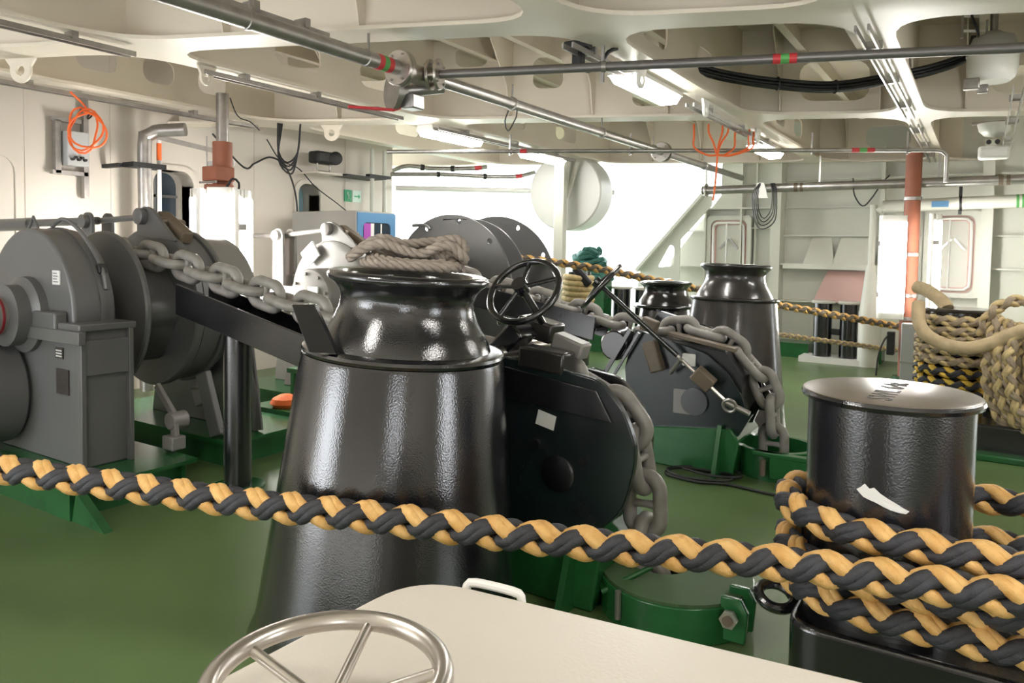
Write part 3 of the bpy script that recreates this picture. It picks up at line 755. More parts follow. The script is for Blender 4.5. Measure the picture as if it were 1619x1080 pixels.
MB().tube(catmull([(-5.30, 2.55, 1.70), (-5.24, 2.58, 1.755), (-5.1, 2.60, 1.71), (-4.93, 2.62, 1.56), (-4.83, 2.63, 1.42), (-4.79, 2.63, 1.3)], .03), .014, 8).build('conduit', GREY, t)
MB().bar((-4.86, 2.63, 1.46), (-4.84, 2.63, 1.40), .05, .05).build('conduit_gland', BLACKMATT, t, bevel=.006)
MB().tube([(-5.53, 2.5, 1.66), (-5.44, 2.5, 1.77), (-5.37, 2.5, 1.68)], .010, 8).build('lifting_eye', GREY, t)
# chain wheel between two cheeks
disc(t, 'chain_wheel_cheek', 2.90, 2.945, .565, GREY)
lob = MB()
n = 60
pts = [((.36 + .045 * max(0, cos(5 * 2 * pi * k / n)) ** .5 if cos(5 * 2 * pi * k / n) > 0 else .36), k) for k in range(n)]
lob.prism([(AX + r * cos(2 * pi * k / n), AZ + r * sin(2 * pi * k / n)) for r, k in pts], XZ, 2.94, 3.26)
lob.build('chain_wheel', GREY, t)
disc(t, 'brake_drum', 3.26, 3.33, .60, GREY)
disc(t, 'brake_band', 3.335, 3.50, .575, GREY)
disc(t, 'brake_drum_rim', 3.505, 3.55, .60, GREY)
disc(t, 'clutch_cover', 3.56, 3.85, .545, GREYL)
MB().cyl((AX, 2.7, AZ), (AX, 4.2, AZ), .12, 24).build('shaft', GREYL, t)
MB().prism([(-5.9, .2), (-4.58, .2), (-4.56, .5), (-4.72, .95), (-5.0, 1.25), (-5.7, 1.25)], XZ, 3.62, 3.66).build('bearing_stand', GREY, t, bevel=.006)
MB().bar((-4.60, 3.64, .2), (-4.735, 3.64, .98), .18, .02, (0, 1, 0)).build('stand_flange', GREY, t, bevel=.004)
MB().bar((-4.63, 3.34, .22), (-4.80, 3.34, .66), .13, .05, (0, 1, 0)).build('stand_strut', GREY, t, bevel=.008)
MB().lathe([(.045, 0), (.045, .05), (.03, .055), (.03, .08)], (-4.60, 3.38, .23), (0, 0, 1), 6).build('anchor_bolt', GALV, t, smooth=0)
linkage(t, 3.30, GREY, ring_r=.58)
MB().cyl((-6.08, 3.28, 1.78), (-7.0, 3.2, 1.76), .032, 12).build('push_rod', GREY, t)
MB().lathe([(.055, 0), (.055, .5)], (-7.0, 3.2, 1.755), (-1, -.06, -.02), 20).build('brake_cylinder', GREY, t)
# brake lever below the drum
MB().bar((-4.80, 2.98, .62), (-4.585, 2.98, .42), .05, .03, (0, 1, 0)).build('lever_arm', GREYL, t, bevel=.005)
MB().lathe([(.06, 0), (.06, .12)], (-4.60, 3.06, .40), (0, -1, 0), 20).build('lever_boss', GREYL, t, bevel=.008)
MB().bar((-4.575, 2.96, .42), (-4.555, 2.96, .26), .06, .03, (0, 1, 0)).build('lever_link', GREYL, t, bevel=.005)
MB().bar((-4.57, 2.96, .28), (-4.70, 2.96, .06), .08, .03, (0, 1, 0)).build('lever_foot', GREYL, t, bevel=.005)
MB().box(-4.62, -4.50, 2.90, 3.0, .22, .31).build('lever_bracket', GREYL, t, bevel=.008)
MB().bar((-4.98, 3.42, .55), (-4.90, 3.42, .40), .11, .08, (0, 1, 0)).build('band_adjuster', GREYL, t, bevel=.01)
MB().cyl((-4.99, 3.37, .52), (-4.80, 3.37, .55), .012, 8).build('adjuster_rod', GALV, t)
bed(t, -6.7, -4.3, 2.12, 2.95); bed(t, -6.4, -4.45, 3.30, 4.2)
MB().prism([(-4.3, .2), (-4.3, .17), (-4.02, 0), (-4.36, 0)], XZ, 2.18, 2.23).build('bed_toe', GREENM, t)

# --- far windlass with rope drum
t = thing('mooring_windlass', 'far windlass with pale brake ring, brown clutch drums and a big grey rope drum', 'windlass', (AX, 6.4, 0))
MB().lathe([(.46, 0), (.50, .0), (.535, .02), (.54, .05), (.54, .14), (.52, .16)], (AX, 5.10, AZ), (0, 1, 0), 72).build('brake_ring', GREYL, t)
MB().lathe([(.46, 0), (.02, .03)], (AX, 5.13, AZ), (0, 1, 0), 64, caps=False).build('brake_dish', GREYL, t)
MB().lathe([(.27, .22), (.27, .02), (.255, 0), (.20, -.005), (.001, -.006)], (AX, 4.86, AZ + .0), (0, 1, 0), 48, caps=False).build('hub_cover', GREYL, t)
hb = [(AX + .22 * cos(2 * pi * k / 8 + .2), 4.855, AZ + .22 * sin(2 * pi * k / 8 + .2)) for k in range(8)]
for p in hb: MB().lathe([(.016, 0), (.016, .02)], p, (0, -1, 0), 8).build('bolt', GREYL, t)
MB().box(AX + .0, AX + .13, 4.835, 4.852, AZ - .02, AZ + .1).build('label_plate', LABELW, t, smooth=0)
MB().bar((AX - .28, 5.05, AZ + .34), (AX - .12, 5.05, AZ + .46), .17, .02, (0, 1, 0)).build('warning_plate', LABELW, t, smooth=0)
MB().box(-6.12, AX - .2, 4.86, 4.9, AZ - .09, AZ + .09).build('side_arm', GREYL, t, bevel=.006)
MB().box(-6.06, -5.66, 4.83, 4.86, AZ - .02, AZ + .0).build('arm_rib', GREYL, t)
linkage(t, 5.18, GREYL, xa=-6.05, za=1.70, ring_r=.54)
MB().cyl((-6.05, 5.18, 1.70), (-7.2, 5.18, 1.70), .026, 12).build('push_rod', GREYL, t)
MB().prism([(-6.25, .2), (-5.85, .2), (-5.93, 1.3), (-6.13, 1.3)], XZ, 5.2, 5.24).build('arm_stand', GREYL, t, bevel=.004)
MB().box(-5.75, -4.65, 5.05, 5.09, .55, 1.0).prism([(-5.9, .2), (-4.7, .2), (-4.85, .95), (-5.8, .95)], XZ, 5.02, 5.05).build('bearing_stand', GREYL, t, bevel=.006)
disc(t, 'chain_wheel_cheek', 5.32, 5.36, .54, GREY)
disc(t, 'chain_wheel', 5.36, 5.72, .36, GREY)
disc(t, 'clutch_drum', 5.74, 6.02, .50, BROWN)
disc(t, 'clutch_drum', 6.04, 6.44, .48, BROWN)
disc(t, 'coupling', 6.45, 6.62, .36, GREY)
disc(t, 'bearing_housing', 6.62, 6.95, .44, BROWN)
hol = lambda r, angs: [circle(AX + r * cos(radians(a)), AZ + r * sin(radians(a)), .032, 14) for a in angs]
disc(t, 'drum_flange', 7.03, 7.055, .88, GREY, hol(.80, range(45, 405, 36)), .006)
disc(t, 'drum_barrel', 7.05, 8.0, .30, GREY)
disc(t, 'drum_divider', 7.44, 7.465, .84, GREY, hol(.76, (200, 240)), .006)
disc(t, 'drum_flange', 8.0, 8.025, .90, GREY, hol(.82, range(66, 426, 36)), .006)
MB().prism([(-5.9, .2), (-4.8, .2), (-5.05, 1.15), (-5.65, 1.15)], XZ, 6.75, 6.8).build('bearing_stand', GREY, t, bevel=.006)
MB().prism([(-5.9, .2), (-4.8, .2), (-5.05, 1.15), (-5.65, 1.15)], XZ, 8.2, 8.26).build('bearing_stand', GREY, t, bevel=.006)
MB().cyl((AX, 4.9, AZ), (AX, 8.4, AZ), .11, 24).build('shaft', GREYL, t)
MB().tube(catmull([(-5.9, 7.0, 1.87), (-5.7, 7.0, 1.87), (-5.64, 7.0, 1.82)], .03), .02, 8).build('drum_handle', GREY, t)
bed(t, -6.4, -4.4, 4.75, 5.5); bed(t, -6.2, -4.5, 6.6, 8.4)
MB().box(-5.25, -4.75, 4.1, 4.5, .20, .235).box(-5.25, -4.75, 4.5, 4.7, .46, .50).box(-5.2, -5.16, 4.5, 4.65, 0, .46).box(-4.85, -4.81, 4.5, 4.65, 0, .46).box(-5.2, -4.8, 4.15, 4.2, 0, .2).build('pipe_rack', GREENM, t)
MB().tube(catmull([(-4.95, 4.7, .6), (-4.85, 4.65, .45), (-4.82, 4.6, .3), (-4.9, 4.55, .15)], .03), .022, 8).tube(catmull([(-4.90, 4.75, .6), (-4.95, 4.7, .45), (-4.86, 4.66, .3), (-4.8, 4.6, .12)], .03), .022, 8).build('hydraulic_hose', BLACKMATT, t)
laid('mooring_rope', [(AX + .33 * cos(a * .5), 7.5 + .012 * a, AZ + .33 * sin(a * .5)) for a in range(0, 40)] , .05, TAN, 'tan rope wound on the far grey drum between its flanges', 'rope', seg=6, step=.03)
o = MB().lathe([(.10, 0), (.13, .03), (.11, .07), (.05, .1), (.001, .11)], (-4.96, 4.24, .235), seg=14).build('rag', mat('orange_rag', (.8, .16, .03), .8, bump=.5, bscale=20)); tag(o, 'bright orange rag lying on the green rack beside the pedestal', 'rag')

# ================================================================ CHAIN CHUTES on their posts
def chute(y, xl, zl, xr, zr, px, label, plabel, finger):
    t = thing('chain_chute', label, 'chute', (px, y, 0))
    k = (zr - zl) / (xr - xl); hl, hr = .205, .19
    for yy in (y - .13, y + .12):
        MB().prism([(xl, zl), (xr, zr), (xr - .02, zr - hr), (xl, zl - hl)], XZ, yy - .01, yy + .01).build('side_plate', BLACK, t, bevel=.004)
    MB().prism([(xl, zl - hl + .05), (xr, zr - .09), (xr, zr - .115), (xl, zl - hl + .02)], XZ, y - .12, y + .11).build('bottom_plate', BLACK, t)
    zp = zl + k * (px - xl) - .16
    MB().cyl((px, y, 0), (px, y, zp), .088, 32).build('post', BLACK, t)
    MB().lathe([(.17, 0), (.17, .02)], (px, y, 0), seg=28).build('post_foot', GREENM, t)
    return t
chute(3.1, -4.55, 1.335, -3.30, 1.075, -4.09, 'near black chain chute on a round black post beside the grey windlass', '', True)
chute(5.52, -4.6, 1.43, -2.62, 1.06, -3.02, 'far black chain chute behind the spoked handwheel', '', False)

# ================================================================ FOREGROUND LOCKER AND HANDWHEEL
t = thing('control_locker', 'cream foreground locker lid with rounded corners and a small grab handle', 'locker', (-.5, .8, 0))
lidp = roundpoly([(-1.035, .30), (-.995, 1.205), (-.035, 1.325), (-.02, .42)], [.06, .13, .10, .06], 8)
MB().prism(lidp, XY, .865, .90).build('lid', LIDM, t, bevel=.008, bseg=3)
MB().prism([(x * .97 - .015, y * .97 + .02) for x, y in lidp], XY, 0, .865).build('body', LIDM, t)
MB().tube(catmull([(-.885, 1.225, .87), (-.885, 1.235, .895), (-.868, 1.243, .902), (-.785, 1.253, .902), (-.765, 1.255, .895), (-.76, 1.25, .87)], .01), .0095, 10).build('grab_handle', WHITE, t)
t = thing('valve_handwheel', 'brushed steel handwheel with tubular spokes standing over the cream locker lid', 'handwheel', (-.77, .73, .9))
HC = V((-.762, .728, .988))
MB().torus(HC, (0, 0, 1), .163, .0155, 64, 14).build('rim', STEEL, t)
MB().cyl(HC - V((0, 0, .10)), HC - V((0, 0, .035)), .022, 20).build('hub', STEEL, t)
for k in range(5):
    a = radians(40 + 72 * k)
    MB().cyl(HC - V((0, 0, .045)), HC + V((cos(a), sin(a), 0)) * .163, .0085, 12).build('spoke', STEEL, t)

# ================================================================ FLUORESCENT LAMPS
def flamp(c, ang, label, h=1.32, wdt=.25, glow=None, group=None, loc='upright lamp'):
    """upright fitting, lens facing ang (degrees)"""
    t = thing('fluorescent_lamp', label, 'lamp', c, group)
    M = Matrix.Translation(c) @ Matrix.Rotation(radians(ang), 4, 'Z')
    def b(): q = MB(); q.x = M; return q
    q = b(); q.prism(rrect(-.06, .0, -wdt / 2 - .01, wdt / 2 + .01, .02, 3), XY, -h / 2, h / 2); q.build('housing', CLEAR, t)
    q = b(); q.prism(rrect(0.0, .075, -wdt / 2, wdt / 2, .035, 4), XY, -h / 2 + .09, h / 2 - .09); q.build('glowing_lens', glow or TUBE, t)
    for s in (-1, 1):
        q = b(); q.prism(rrect(0.0, .07, -wdt / 2, wdt / 2, .035, 4), XY, s * (h / 2 - .045) - .044, s * (h / 2 - .045) + .044); q.build('end_cap', CLEAR, t, bevel=.02)
    for z in (-.35, .3):
        q = b(); q.box(-.005, .06, -wdt / 2 - .018, -wdt / 2 - .002, z - .03, z + .03); q.build('clip', GALV, t)
    return t
flamp((-6.20, 4.52, 1.49), -65, 'brightest lamp facing the viewer on the orange post behind the grey windlass')
flamp((-6.36, 4.42, 1.47), -155, 'edge-on lamp on the window side of the orange post behind the windlass', wdt=.22)
flamp((-6.06, 4.66, 1.47), 40, 'edge-on lamp on the pedestal side of the orange post behind the windlass', wdt=.22)
flamp((-.98, 10.55, 1.44), -72, 'wide bright lamp facing the viewer on the far orange post', wdt=.30)
flamp((-.53, 10.76, 1.46), 0, 'narrow bright lamp on the rope pile side of the far orange post', wdt=.28)

def post(loc, top, label, bands, low):
    t = thing('lamp_post', label, 'post', (loc[0], loc[1], 0))
    MB().cyl((loc[0], loc[1], low), (loc[0], loc[1], top), .095, 24).build('pole', ORANGEP, t)
    MB().lathe([(.16, 0), (.16, .02)], (loc[0], loc[1], 0), seg=24).build('foot', GREENM, t)
    for z in bands: MB().lathe([(.1, 0), (.108, .005), (.108, .045), (.1, .05)], (loc[0], loc[1], z), seg=24).build('clamp_band', GALV, t)
    return t
p = post((-.80, 10.85), 2.95, 'far orange post carrying two upright lamps and a grey conduit box', (.75, 1.05, 1.58, 2.3), 0)
MB().box(-.84, -.62, 10.48, 10.66, 0, .74).build('conduit_box', mat('conduit_grey', (.33, .33, .34), .4), p, bevel=.01)
MB().box(-.845, -.615, 10.475, 10.665, .24, .255).build('box_strap', GALV, p)
MB().box(-1.02, -.93, 10.68, 10.80, .30, .60).build('switch_box', BLACKMATT, p, bevel=.01)
MB().tube(catmull([(-.98, 10.7, .58), (-1.04, 10.65, .5), (-1.10, 10.62, .3), (-1.12, 10.6, .03)], .04), .012, 6).build('cable', BLACKMATT, p)
p = post((-6.45, 4.72), 2.62, 'near orange post with brackets and three upright lamps behind the windlass', (1.2, 2.0), 0)
MB().cyl((-6.45, 4.72, 2.35), (-6.45, 4.72, 3.1), .06, 18).build('grey_pipe', GALV, p)
MB().box(-6.47, -6.26, 4.50, 4.72, 2.22, 2.36).box(-6.47, -6.27, 4.52, 4.72, 2.08, 2.19).build('bracket', ORANGEP, p, bevel=.01)
MB().box(-6.5, -6.25, 4.49, 4.51, 2.195, 2.215).build('bracket_rod', GALV, p)
MB().tube(catmull([(-6.22, 4.6, 2.16), (-6.16, 4.62, 2.24), (-6.12, 4.66, 2.2), (-6.13, 4.66, 2.1)], .03), .012, 8).build('lamp_cable', BLACKMATT, p)

def clamp_lamp(c, label):
    t = thing('ceiling_lamp', label, 'lamp', c)
    x, y, z = c
    MB().prism([(x - .10, z + .10), (x + .10, z + .10), (x + .12, z + .03), (x - .12, z + .03)], XZ, y - .5, y + .5).build('housing', WHITE, t)
    MB().prism([(x - .11, z + .03), (x + .11, z + .03), (x + .07, z - .03), (x - .07, z - .03)], XZ, y - .48, y + .48).build('glowing_lens', TUBEC, t)
    for s in (-1, 1):
        MB().box(x - .02, x + .02, y + s * .4 - .02, y + s * .4 + .02, z + .09, z + .2).build('hanger', GALV, t)
clamp_lamp((-2.32, 5.62, 2.88), 'white ceiling lamp under the girder, behind the straight steel pipe')
clamp_lamp((-5.24, 6.9, 2.86), 'white ceiling lamp above the big grey rope drum')
clamp_lamp((-5.24, 9.0, 2.86), 'added white fill lamp under the ceiling nearest the bright opening')  # extra fitting, added to light the ceiling towards the opening
clamp_lamp((-2.36, 9.6, 2.86), 'added white fill lamp under the ceiling above the far black bitts')  # added fitting that brightens the far bay
clamp_lamp((.70, 6.6, 2.86), 'added white fill lamp under the ceiling over the coiled rope bitts')  # out of view, put in to fill the room from the side
clamp_lamp((-2.36, .6, 2.86), 'added white fill lamp overhead of the viewer')  # unseen lamp added overhead as fill light
clamp_lamp((.70, 2.0, 2.86), 'added white fill lamp under the ceiling over the near bollard')  # unseen lamp added to fill the foreground and ceiling

# ================================================================ PIPES
def band(mb, p, q, a, b, r):
    p, q = V(p), V(q); L = (q - p).length; d = (q - p) / L
    return mb.cyl(p + d * a, p + d * b, r, 20)
def flange(t, p, d, R, name='flange', bolts=6, th=.022, mt=STEEL):
    p = V(p); d = V(d).normalized()
    o = MB().lathe([(R - .004, 0), (R, .004), (R, th - .004), (R - .004, th)], p, d, 32).build(name, mt, t)
    a = V((0, 0, 1)); a = (a - d * a.dot(d)).normalized(); b = d.cross(a)
    for k in range(bolts):
        an = 2 * pi * (k + .5) / bolts
        c = p + (a * cos(an) + b * sin(an)) * R * .78
        MB().cyl(c - d * .014, c + d * (th + .014), .009, 6).build('bolt', GALV, o, smooth=0)
    return o
PX0, PZ = -3.34, 2.80
t = thing('steel_pipe', 'thick steel pipe with a round bolted flange and a red and green band, overhead', 'pipe', (PX0, 2.5, PZ))
MB().cyl((PX0 - .02, -1, PZ), (PX0 - .02, 3.82, PZ), .050, 24).build('pipe_run', GALV, t)
MB().cyl((PX0, 3.84, PZ), (PX0, 12.1, PZ), .045, 24).build('pipe_run', GALV, t)
for a, b, m_ in ((3.60, 3.645, RED), (3.645, 3.69, GREENB), (3.69, 3.735, RED)):
    MB().cyl((PX0 - .02, a, PZ), (PX0 - .02, b, PZ), .0515, 24).build('colour_band', m_, t)
flange(t, (PX0 - .01, 3.80, PZ), (0, 1, 0), .118, th=.03); flange(t, (PX0 - .01, 3.835, PZ), (0, 1, 0), .118, th=.03)
MB().cyl((PX0, 3.86, PZ - .01), (PX0, 4.12, PZ - .01), .066, 20).build('sleeve', STEEL, t)
MB().cyl((PX0 - .14, 3.95, PZ - .12), (PX0 + .05, 4.22, PZ - .06), .042, 16).build('side_branch', GALV, t)
MB().lathe([(.13, 0), (.13, .04)], (PX0 - .17, 3.92, PZ - .12), (.4, .9, 0), 28).lathe([(.09, .04), (.09, .09)], (PX0 - .17, 3.92, PZ - .12), (.4, .9, 0), 24).build('blind_flange', GALV, t)
MB().box(PX0 - .12, PX0 + .0, 3.95, 4.08, PZ - .24, PZ - .14).build('valve_block', GALV, t, bevel=.01)
MB().tube([(PX0 - .10, 3.98, PZ - .22), (PX0 - .15, 3.92, PZ - .25), (PX0 - .34, 3.68, PZ - .25)], .011, 8).build('valve_lever', RED, t)
for y in (2.6, 3.5, 5.2, 6.9, 8.3, 10.2):
    MB().lathe([(.050, 0), (.056, .004), (.056, .026), (.050, .03)], (PX0 - (.02 if y < 3.8 else 0), y, PZ), (0, 1, 0), 20).box(PX0 - .006, PX0 + .006, y + .01, y + .022, PZ + .05, PZ + .16).build('pipe_clip', GALV, t)
flange(t, (PX0, 8.55, PZ), (0, 1, 0), .12, 'flange', 4); flange(t, (PX0, 8.62, PZ), (0, 1, 0), .12, 'flange', 4)
MB().tube(catmull([(PX0 - .03, 5.22, PZ - .03), (PX0 - .06, 5.2, PZ - .14), (PX0 - .04, 5.22, PZ - .22), (PX0 + .02, 5.25, PZ - .10), (PX0 + .03, 5.24, PZ - .02)], .03), .006, 6).build('cable_tie', BLACKMATT, t)

A = V((-3.24, 4.09, PZ)); B = V((1.0, 5.49, PZ)); d = (B - A).normalized()
t = thing('steel_pipe', 'straight grey pipe crossing overhead with one red and green band', 'pipe', tuple(A))
MB().cyl(A, B, .030, 20).build('pipe_run', mat('pipe_dark', (.20, .19, .185), .38, metal=.6), t)
flange(t, A - d * .06, d, .105, 'flange', 4); flange(t, A - d * .0, d, .105, 'flange', 4)
MB().cyl(A - d * .12, A, .04, 18).build('sleeve', STEEL, t)
L0 = (V((-1.09, 4.82, PZ)) - A).length
for a, b, m_ in ((-.07, -.025, RED), (-.025, .025, GREENB), (.025, .07, RED)):
    MB().cyl(A + d * (L0 + a), A + d * (L0 + b), .0315, 20).build('colour_band', m_, t)
q = A + d * 1.14
MB().cyl(q, q + d * .03, .038, 18).box(q.x - .008, q.x + .012, q.y - .0, q.y + .02, PZ - .10, PZ + .14).build('pipe_clip', GALV, t)

A = V((-6.12, 6.77, 2.75)); B = V((-.42, 9.37, 2.75)); d = (B - A).normalized()
t = thing('steel_pipe', 'thin steel pipe under the middle beam that elbows down at its far end', 'pipe', tuple(A))
MB().tube([tuple(A)] + [tuple(A + d * s) for s in (2, 4, 5.9)] + [tuple(B - V((.05, .02, 0))), tuple(B + V((.0, 0, -.015))), tuple(B + V((.04, .02, -.06))), tuple(B + V((.04, .02, -.35)))], .024, 14).build('pipe_run', GALV, t)
for s, m_ in ((1.62, RED), (5.32, RED), (5.40, GREENB), (5.48, RED)):
    MB().cyl(A + d * s, A + d * (s + .08), .026, 14).build('colour_band', m_, t)
for s in (1.5, 2.9, 4.9, 5.9):
    MB().cyl(A + d * s, A + d * (s + .03), .034, 14).box((A + d * s).x - .01, (A + d * s).x + .01, (A + d * s).y - .01, (A + d * s).y + .01, 2.70, 2.95).build('pipe_clip', GALV, t)

A = V((-3.6, 10.95, 2.52)); B = V((1.6, 10.95, 2.545)); d = (B - A).normalized()
t = thing('steel_pipe', 'long shiny pipe along the far ribbed wall with brown bands', 'pipe', tuple(A))
MB().cyl(A, B, .062, 24).build('pipe_run', GALV, t)
for s in (1.32, 3.72): MB().cyl(A + d * s, A + d * (s + .05), .064, 20).cyl(A + d * (s + .08), A + d * (s + .12), .064, 20).build('colour_band', BROWN, t)
flange(t, A + d * 2.72, d, .12, 'flange', 6); flange(t, A + d * 2.78, d, .12, 'flange', 6); flange(t, A + d * .05, d, .10, 'flange', 4)
MB().prism([(-2.84, 2.38), (-2.62, 2.38), (-2.68, 2.6), (-2.78, 2.6)], XZ, 10.86, 10.88).build('hanger_plate', WHITE, t)
for x in (-1.95, -.52, .5): MB().box(x - .012, x + .012, 10.94, 10.96, 2.56, 2.95).build('pipe_clip', GALV, t)
t = thing('white_pipe', 'thick white pipe with green bands and a blue tag beside the far lamps', 'pipe', (-.6, 11.6, 2.28))
A = V((-1.25, 11.6, 2.27)); B = V((1.8, 11.6, 2.36)); d = (B - A).normalized()
MB().tube(catmull([(-1.2, 11.6, 2.24), tuple(A), tuple((A + B) / 2), tuple(B)], .06), .085, 22).build('pipe_run', PALE, t)
MB().lathe([(.14, 0), (.14, .78), (.13, .8), (.07, 1.4), (.045, 1.45), (.045, 2.3)], (-1.34, 11.6, 0), seg=28).build('lower_casing', PALE, t)
for s in (1.58, 1.64): MB().cyl(A + d * s, A + d * (s + .03), .087, 22).build('colour_band', GREENB, t)
MB().box(-.62, -.42, 11.505, 11.512, 2.25, 2.33).build('blue_tag', BLUE, t, smooth=0)
MB().cyl(A + d * .95, A + d * .98, .10, 20).box(-.31, -.27, 11.58, 11.62, 2.15, 2.6).build('pipe_clip', BLACKMATT, t)

for lab, P, r in (('upper dark bent pipe with a red band, left of the hanging white drum', [(-7.9, 8.85, 2.80), (-7.7, 9.0, 2.88), (-7.45, 9.3, 2.86), (-6.9, 9.55, 2.86), (-6.75, 9.8, 2.90)], .035),
                  ('lower dark bent pipe with a red band, left of the hanging white drum', [(-7.6, 8.5, 2.70), (-7.2, 9.1, 2.74), (-6.6, 9.8, 2.74), (-6.3, 10.05, 2.76), (-6.15, 10.3, 2.84)], .032)):
    t = thing('bent_pipe', lab, 'pipe', P[0])
    pp = catmull(P, .05)
    MB().tube(pp, r, 14).build('pipe_run', GALV, t)
    k = int(len(pp) * .84); MB().tube(pp[k:k + 3], r * 1.06, 14).build('colour_band', RED, t)
    for f in (.32, .62):
        k = int(len(pp) * f); MB().tube(pp[k:k + 2], r * 1.4, 14).build('rubber_clamp', BLACKMATT, t)
t = MB().cyl((-7.74, 8.76, 2.52), (-5.0, 10.85, 2.52), .04, 16).build('white_pipe', WHITE); tag(t, 'slim white pipe crossing the top of the bright opening', 'pipe')
t = thing('riser_pipes', 'pair of tall white riser pipes at the end of the left bulkhead', 'pipe', (-7.45, 8.1, 0))
for y in (7.93, 8.19):
    MB().cyl((-7.45, y, 0), (-7.45, y, 3.0), .03, 14).build('pipe_run', PALE, t)
MB().box(-7.5, -7.42, 7.85, 8.3, 2.60, 2.64).box(-7.79, -7.42, 7.4, 8.2, 2.58, 2.60).build('pipe_clip', BLACKMATT, t)
t = thing('vent_pipe', 'vertical grey pipe bending under the beam beside the first bulkhead window', 'pipe', (-7.4, 4.48, 0))
MB().tube(catmull([(-7.4, 4.48, 0.05), (-7.4, 4.48, 1.5), (-7.4, 4.48, 2.62), (-7.38, 4.50, 2.72), (-7.33, 4.56, 2.77), (-7.1, 4.75, 2.80)], .05), .068, 18).build('pipe_run', GALV, t)
MB().box(-7.5, -7.3, 4.30, 4.66, 2.38, 2.43).box(-7.8, -7.5, 4.25, 4.3, 2.38, 2.42).build('clamp_bar', BLACKMATT, t)
t = thing('sounding_pipe', 'thin white pipe with an orange band in front of the first bulkhead window', 'pipe', (-7.4, 4.63, 0))
MB().cyl((-7.4, 4.64, .05), (-7.4, 4.64, 2.75), .022, 12).build('pipe_run', WHITE, t)
MB().cyl((-7.4, 4.64, 2.48), (-7.4, 4.64, 2.66), .025, 12).build('colour_band', ORANGE, t)
t = thing('unistrut_rail', 'slotted steel rail bridging the vertical pipe and the near orange post', 'rail', (-7.35, 4.9, 2.6))
MB().bar((-7.35, 4.55, 2.72), (-6.9, 5.05, 2.58), .03, .05).bar((-7.0, 4.95, 2.46), (-6.7, 5.05, 2.46), .03, .05).build('rail_bar', GALV, t)
for k in range(2): MB().cyl((-7.0 + .14 * k, 4.93 + .03 * k, 1.95), (-7.0 + .14 * k, 4.93 + .03 * k, 2.75), .008, 8).build('threaded_rod', ORANGE if k else GALV, t)

# cable trays along the girders
for x, y0, y1, lab in ((-5.0, .5, 2.95, 'twin rail cable tray at the top corner over the gearbox'), (-5.02, 3.5, 5.75, 'cable tray under the girder above the near windlass'), (-6.80, .8, 5.4, 'long cable tray under the girder beside the orange cable coil'),
                       (-2.28, 4.2, 6.1, 'cable tray under the middle girder behind the black valve'), (-2.24, 6.4, 9.6, 'cable tray above the hanging orange cables'), (-.64, 4.7, 8.0, 'cable tray under the girder left of the big floodlight'),
                       (-.64, 8.5, 11.8, 'cable tray under the girder above the far lamp post'), (.18, 6.9, 10.8, 'cable tray beside the dome lamp'), (-5.08, 6.4, 9.6, 'cable tray over the rope drum'), (-3.50, 2.2, 3.3, 'short cable tray beside the thick pipe')):
    t = thing('cable_tray', lab, 'cable tray', (x, (y0 + y1) / 2, 2.88))
    for s in (-.035, .035):
        MB().box(x + s - .006, x + s + .006, y0, y1, 2.88, 2.915).build('rail', GALV, t)
    for k in range(3):
        y = y0 + (y1 - y0) * (k + .5) / 3
        MB().box(x - .05, x + .05, y - .02, y + .02, 2.90, 2.955).build('hanger', GALV, t)

# lifting lugs under the flanges
for (x, y, ang, mt, lab) in ((-6.02, 2.70, 20, CREAM, 'greyish lifting lug hanging at the far left beam edge'), (-5.01, 3.53, 90, CREAM, 'lifting lug on the girder above the windlass chain wheel'),
                         (-6.15, 5.9, 22, CREAM, 'lifting lug under the middle beam above the blue cabinet'), (-2.18, 5.15, 90, WHITE, 'small white lug beside the straight grey pipe'),
                         (-2.13, 6.5, 90, WHITE, 'small white lug by the girder crossing'), (-2.13, 8.3, 90, WHITE, 'small white lug beyond the orange cables')):
    r = (.09 if x < -5.5 else .055) if mt is CREAM else .06
    c_, s_ = cos(radians(ang)), sin(radians(ang))
    P = [(-r * 1.5, 0), (r * 1.5, 0), (r, -.06)] + [(r * cos(radians(a)), -.09 + r * sin(radians(a))) for a in range(0, -181, -20)] + [(-r, -.06)]
    o = MB().prism(P, lambda u, v, w: (x + u * c_ - w * s_, y + u * s_ + w * c_, 2.945 + v), -.012, .012, [circle(0, -.09, r * .42, 16)]).build('lifting_lug', mt, bevel=.004)
    tag(o, lab, 'lifting lug')

# ================================================================ CABLES
def cable(name, P, r, m_, lab, cat='cable', step=.03, seg=8):
    return tag(MB().tube(catmull(P, step), r, seg).build(name, m_, smooth=60), lab, cat)
t = thing('orange_cable_coil', 'coil of orange cable hung from the tray over the windlass gearbox', 'cable coil', (-6.6, 3.44, 2.38))
pts = [(-6.72, 3.40, 2.90), (-6.62, 3.45, 2.80)]
for k in range(64):
    a = radians(60 + 360 * k / 20); rr_ = .135 + .028 * sin(k * .7)
    pts.append((-6.6 + .25 * rr_ * cos(a) + .02 * (k // 20) , 3.44 + rr_ * .95 * cos(a) * .92 + .01 * (k // 20), 2.565 + (rr_ + .035) * sin(a)))
MB().tube(catmull(pts, .025), .009, 7).build('cable_loops', ORANGE, t, smooth=60)
MB().torus((-6.6, 3.50, 2.70), (0, 1, -.6), .03, .008, 14, 6).build('cable_tie', BLACKMATT, t)
O = V((-2.52, 8.12, 2.665))
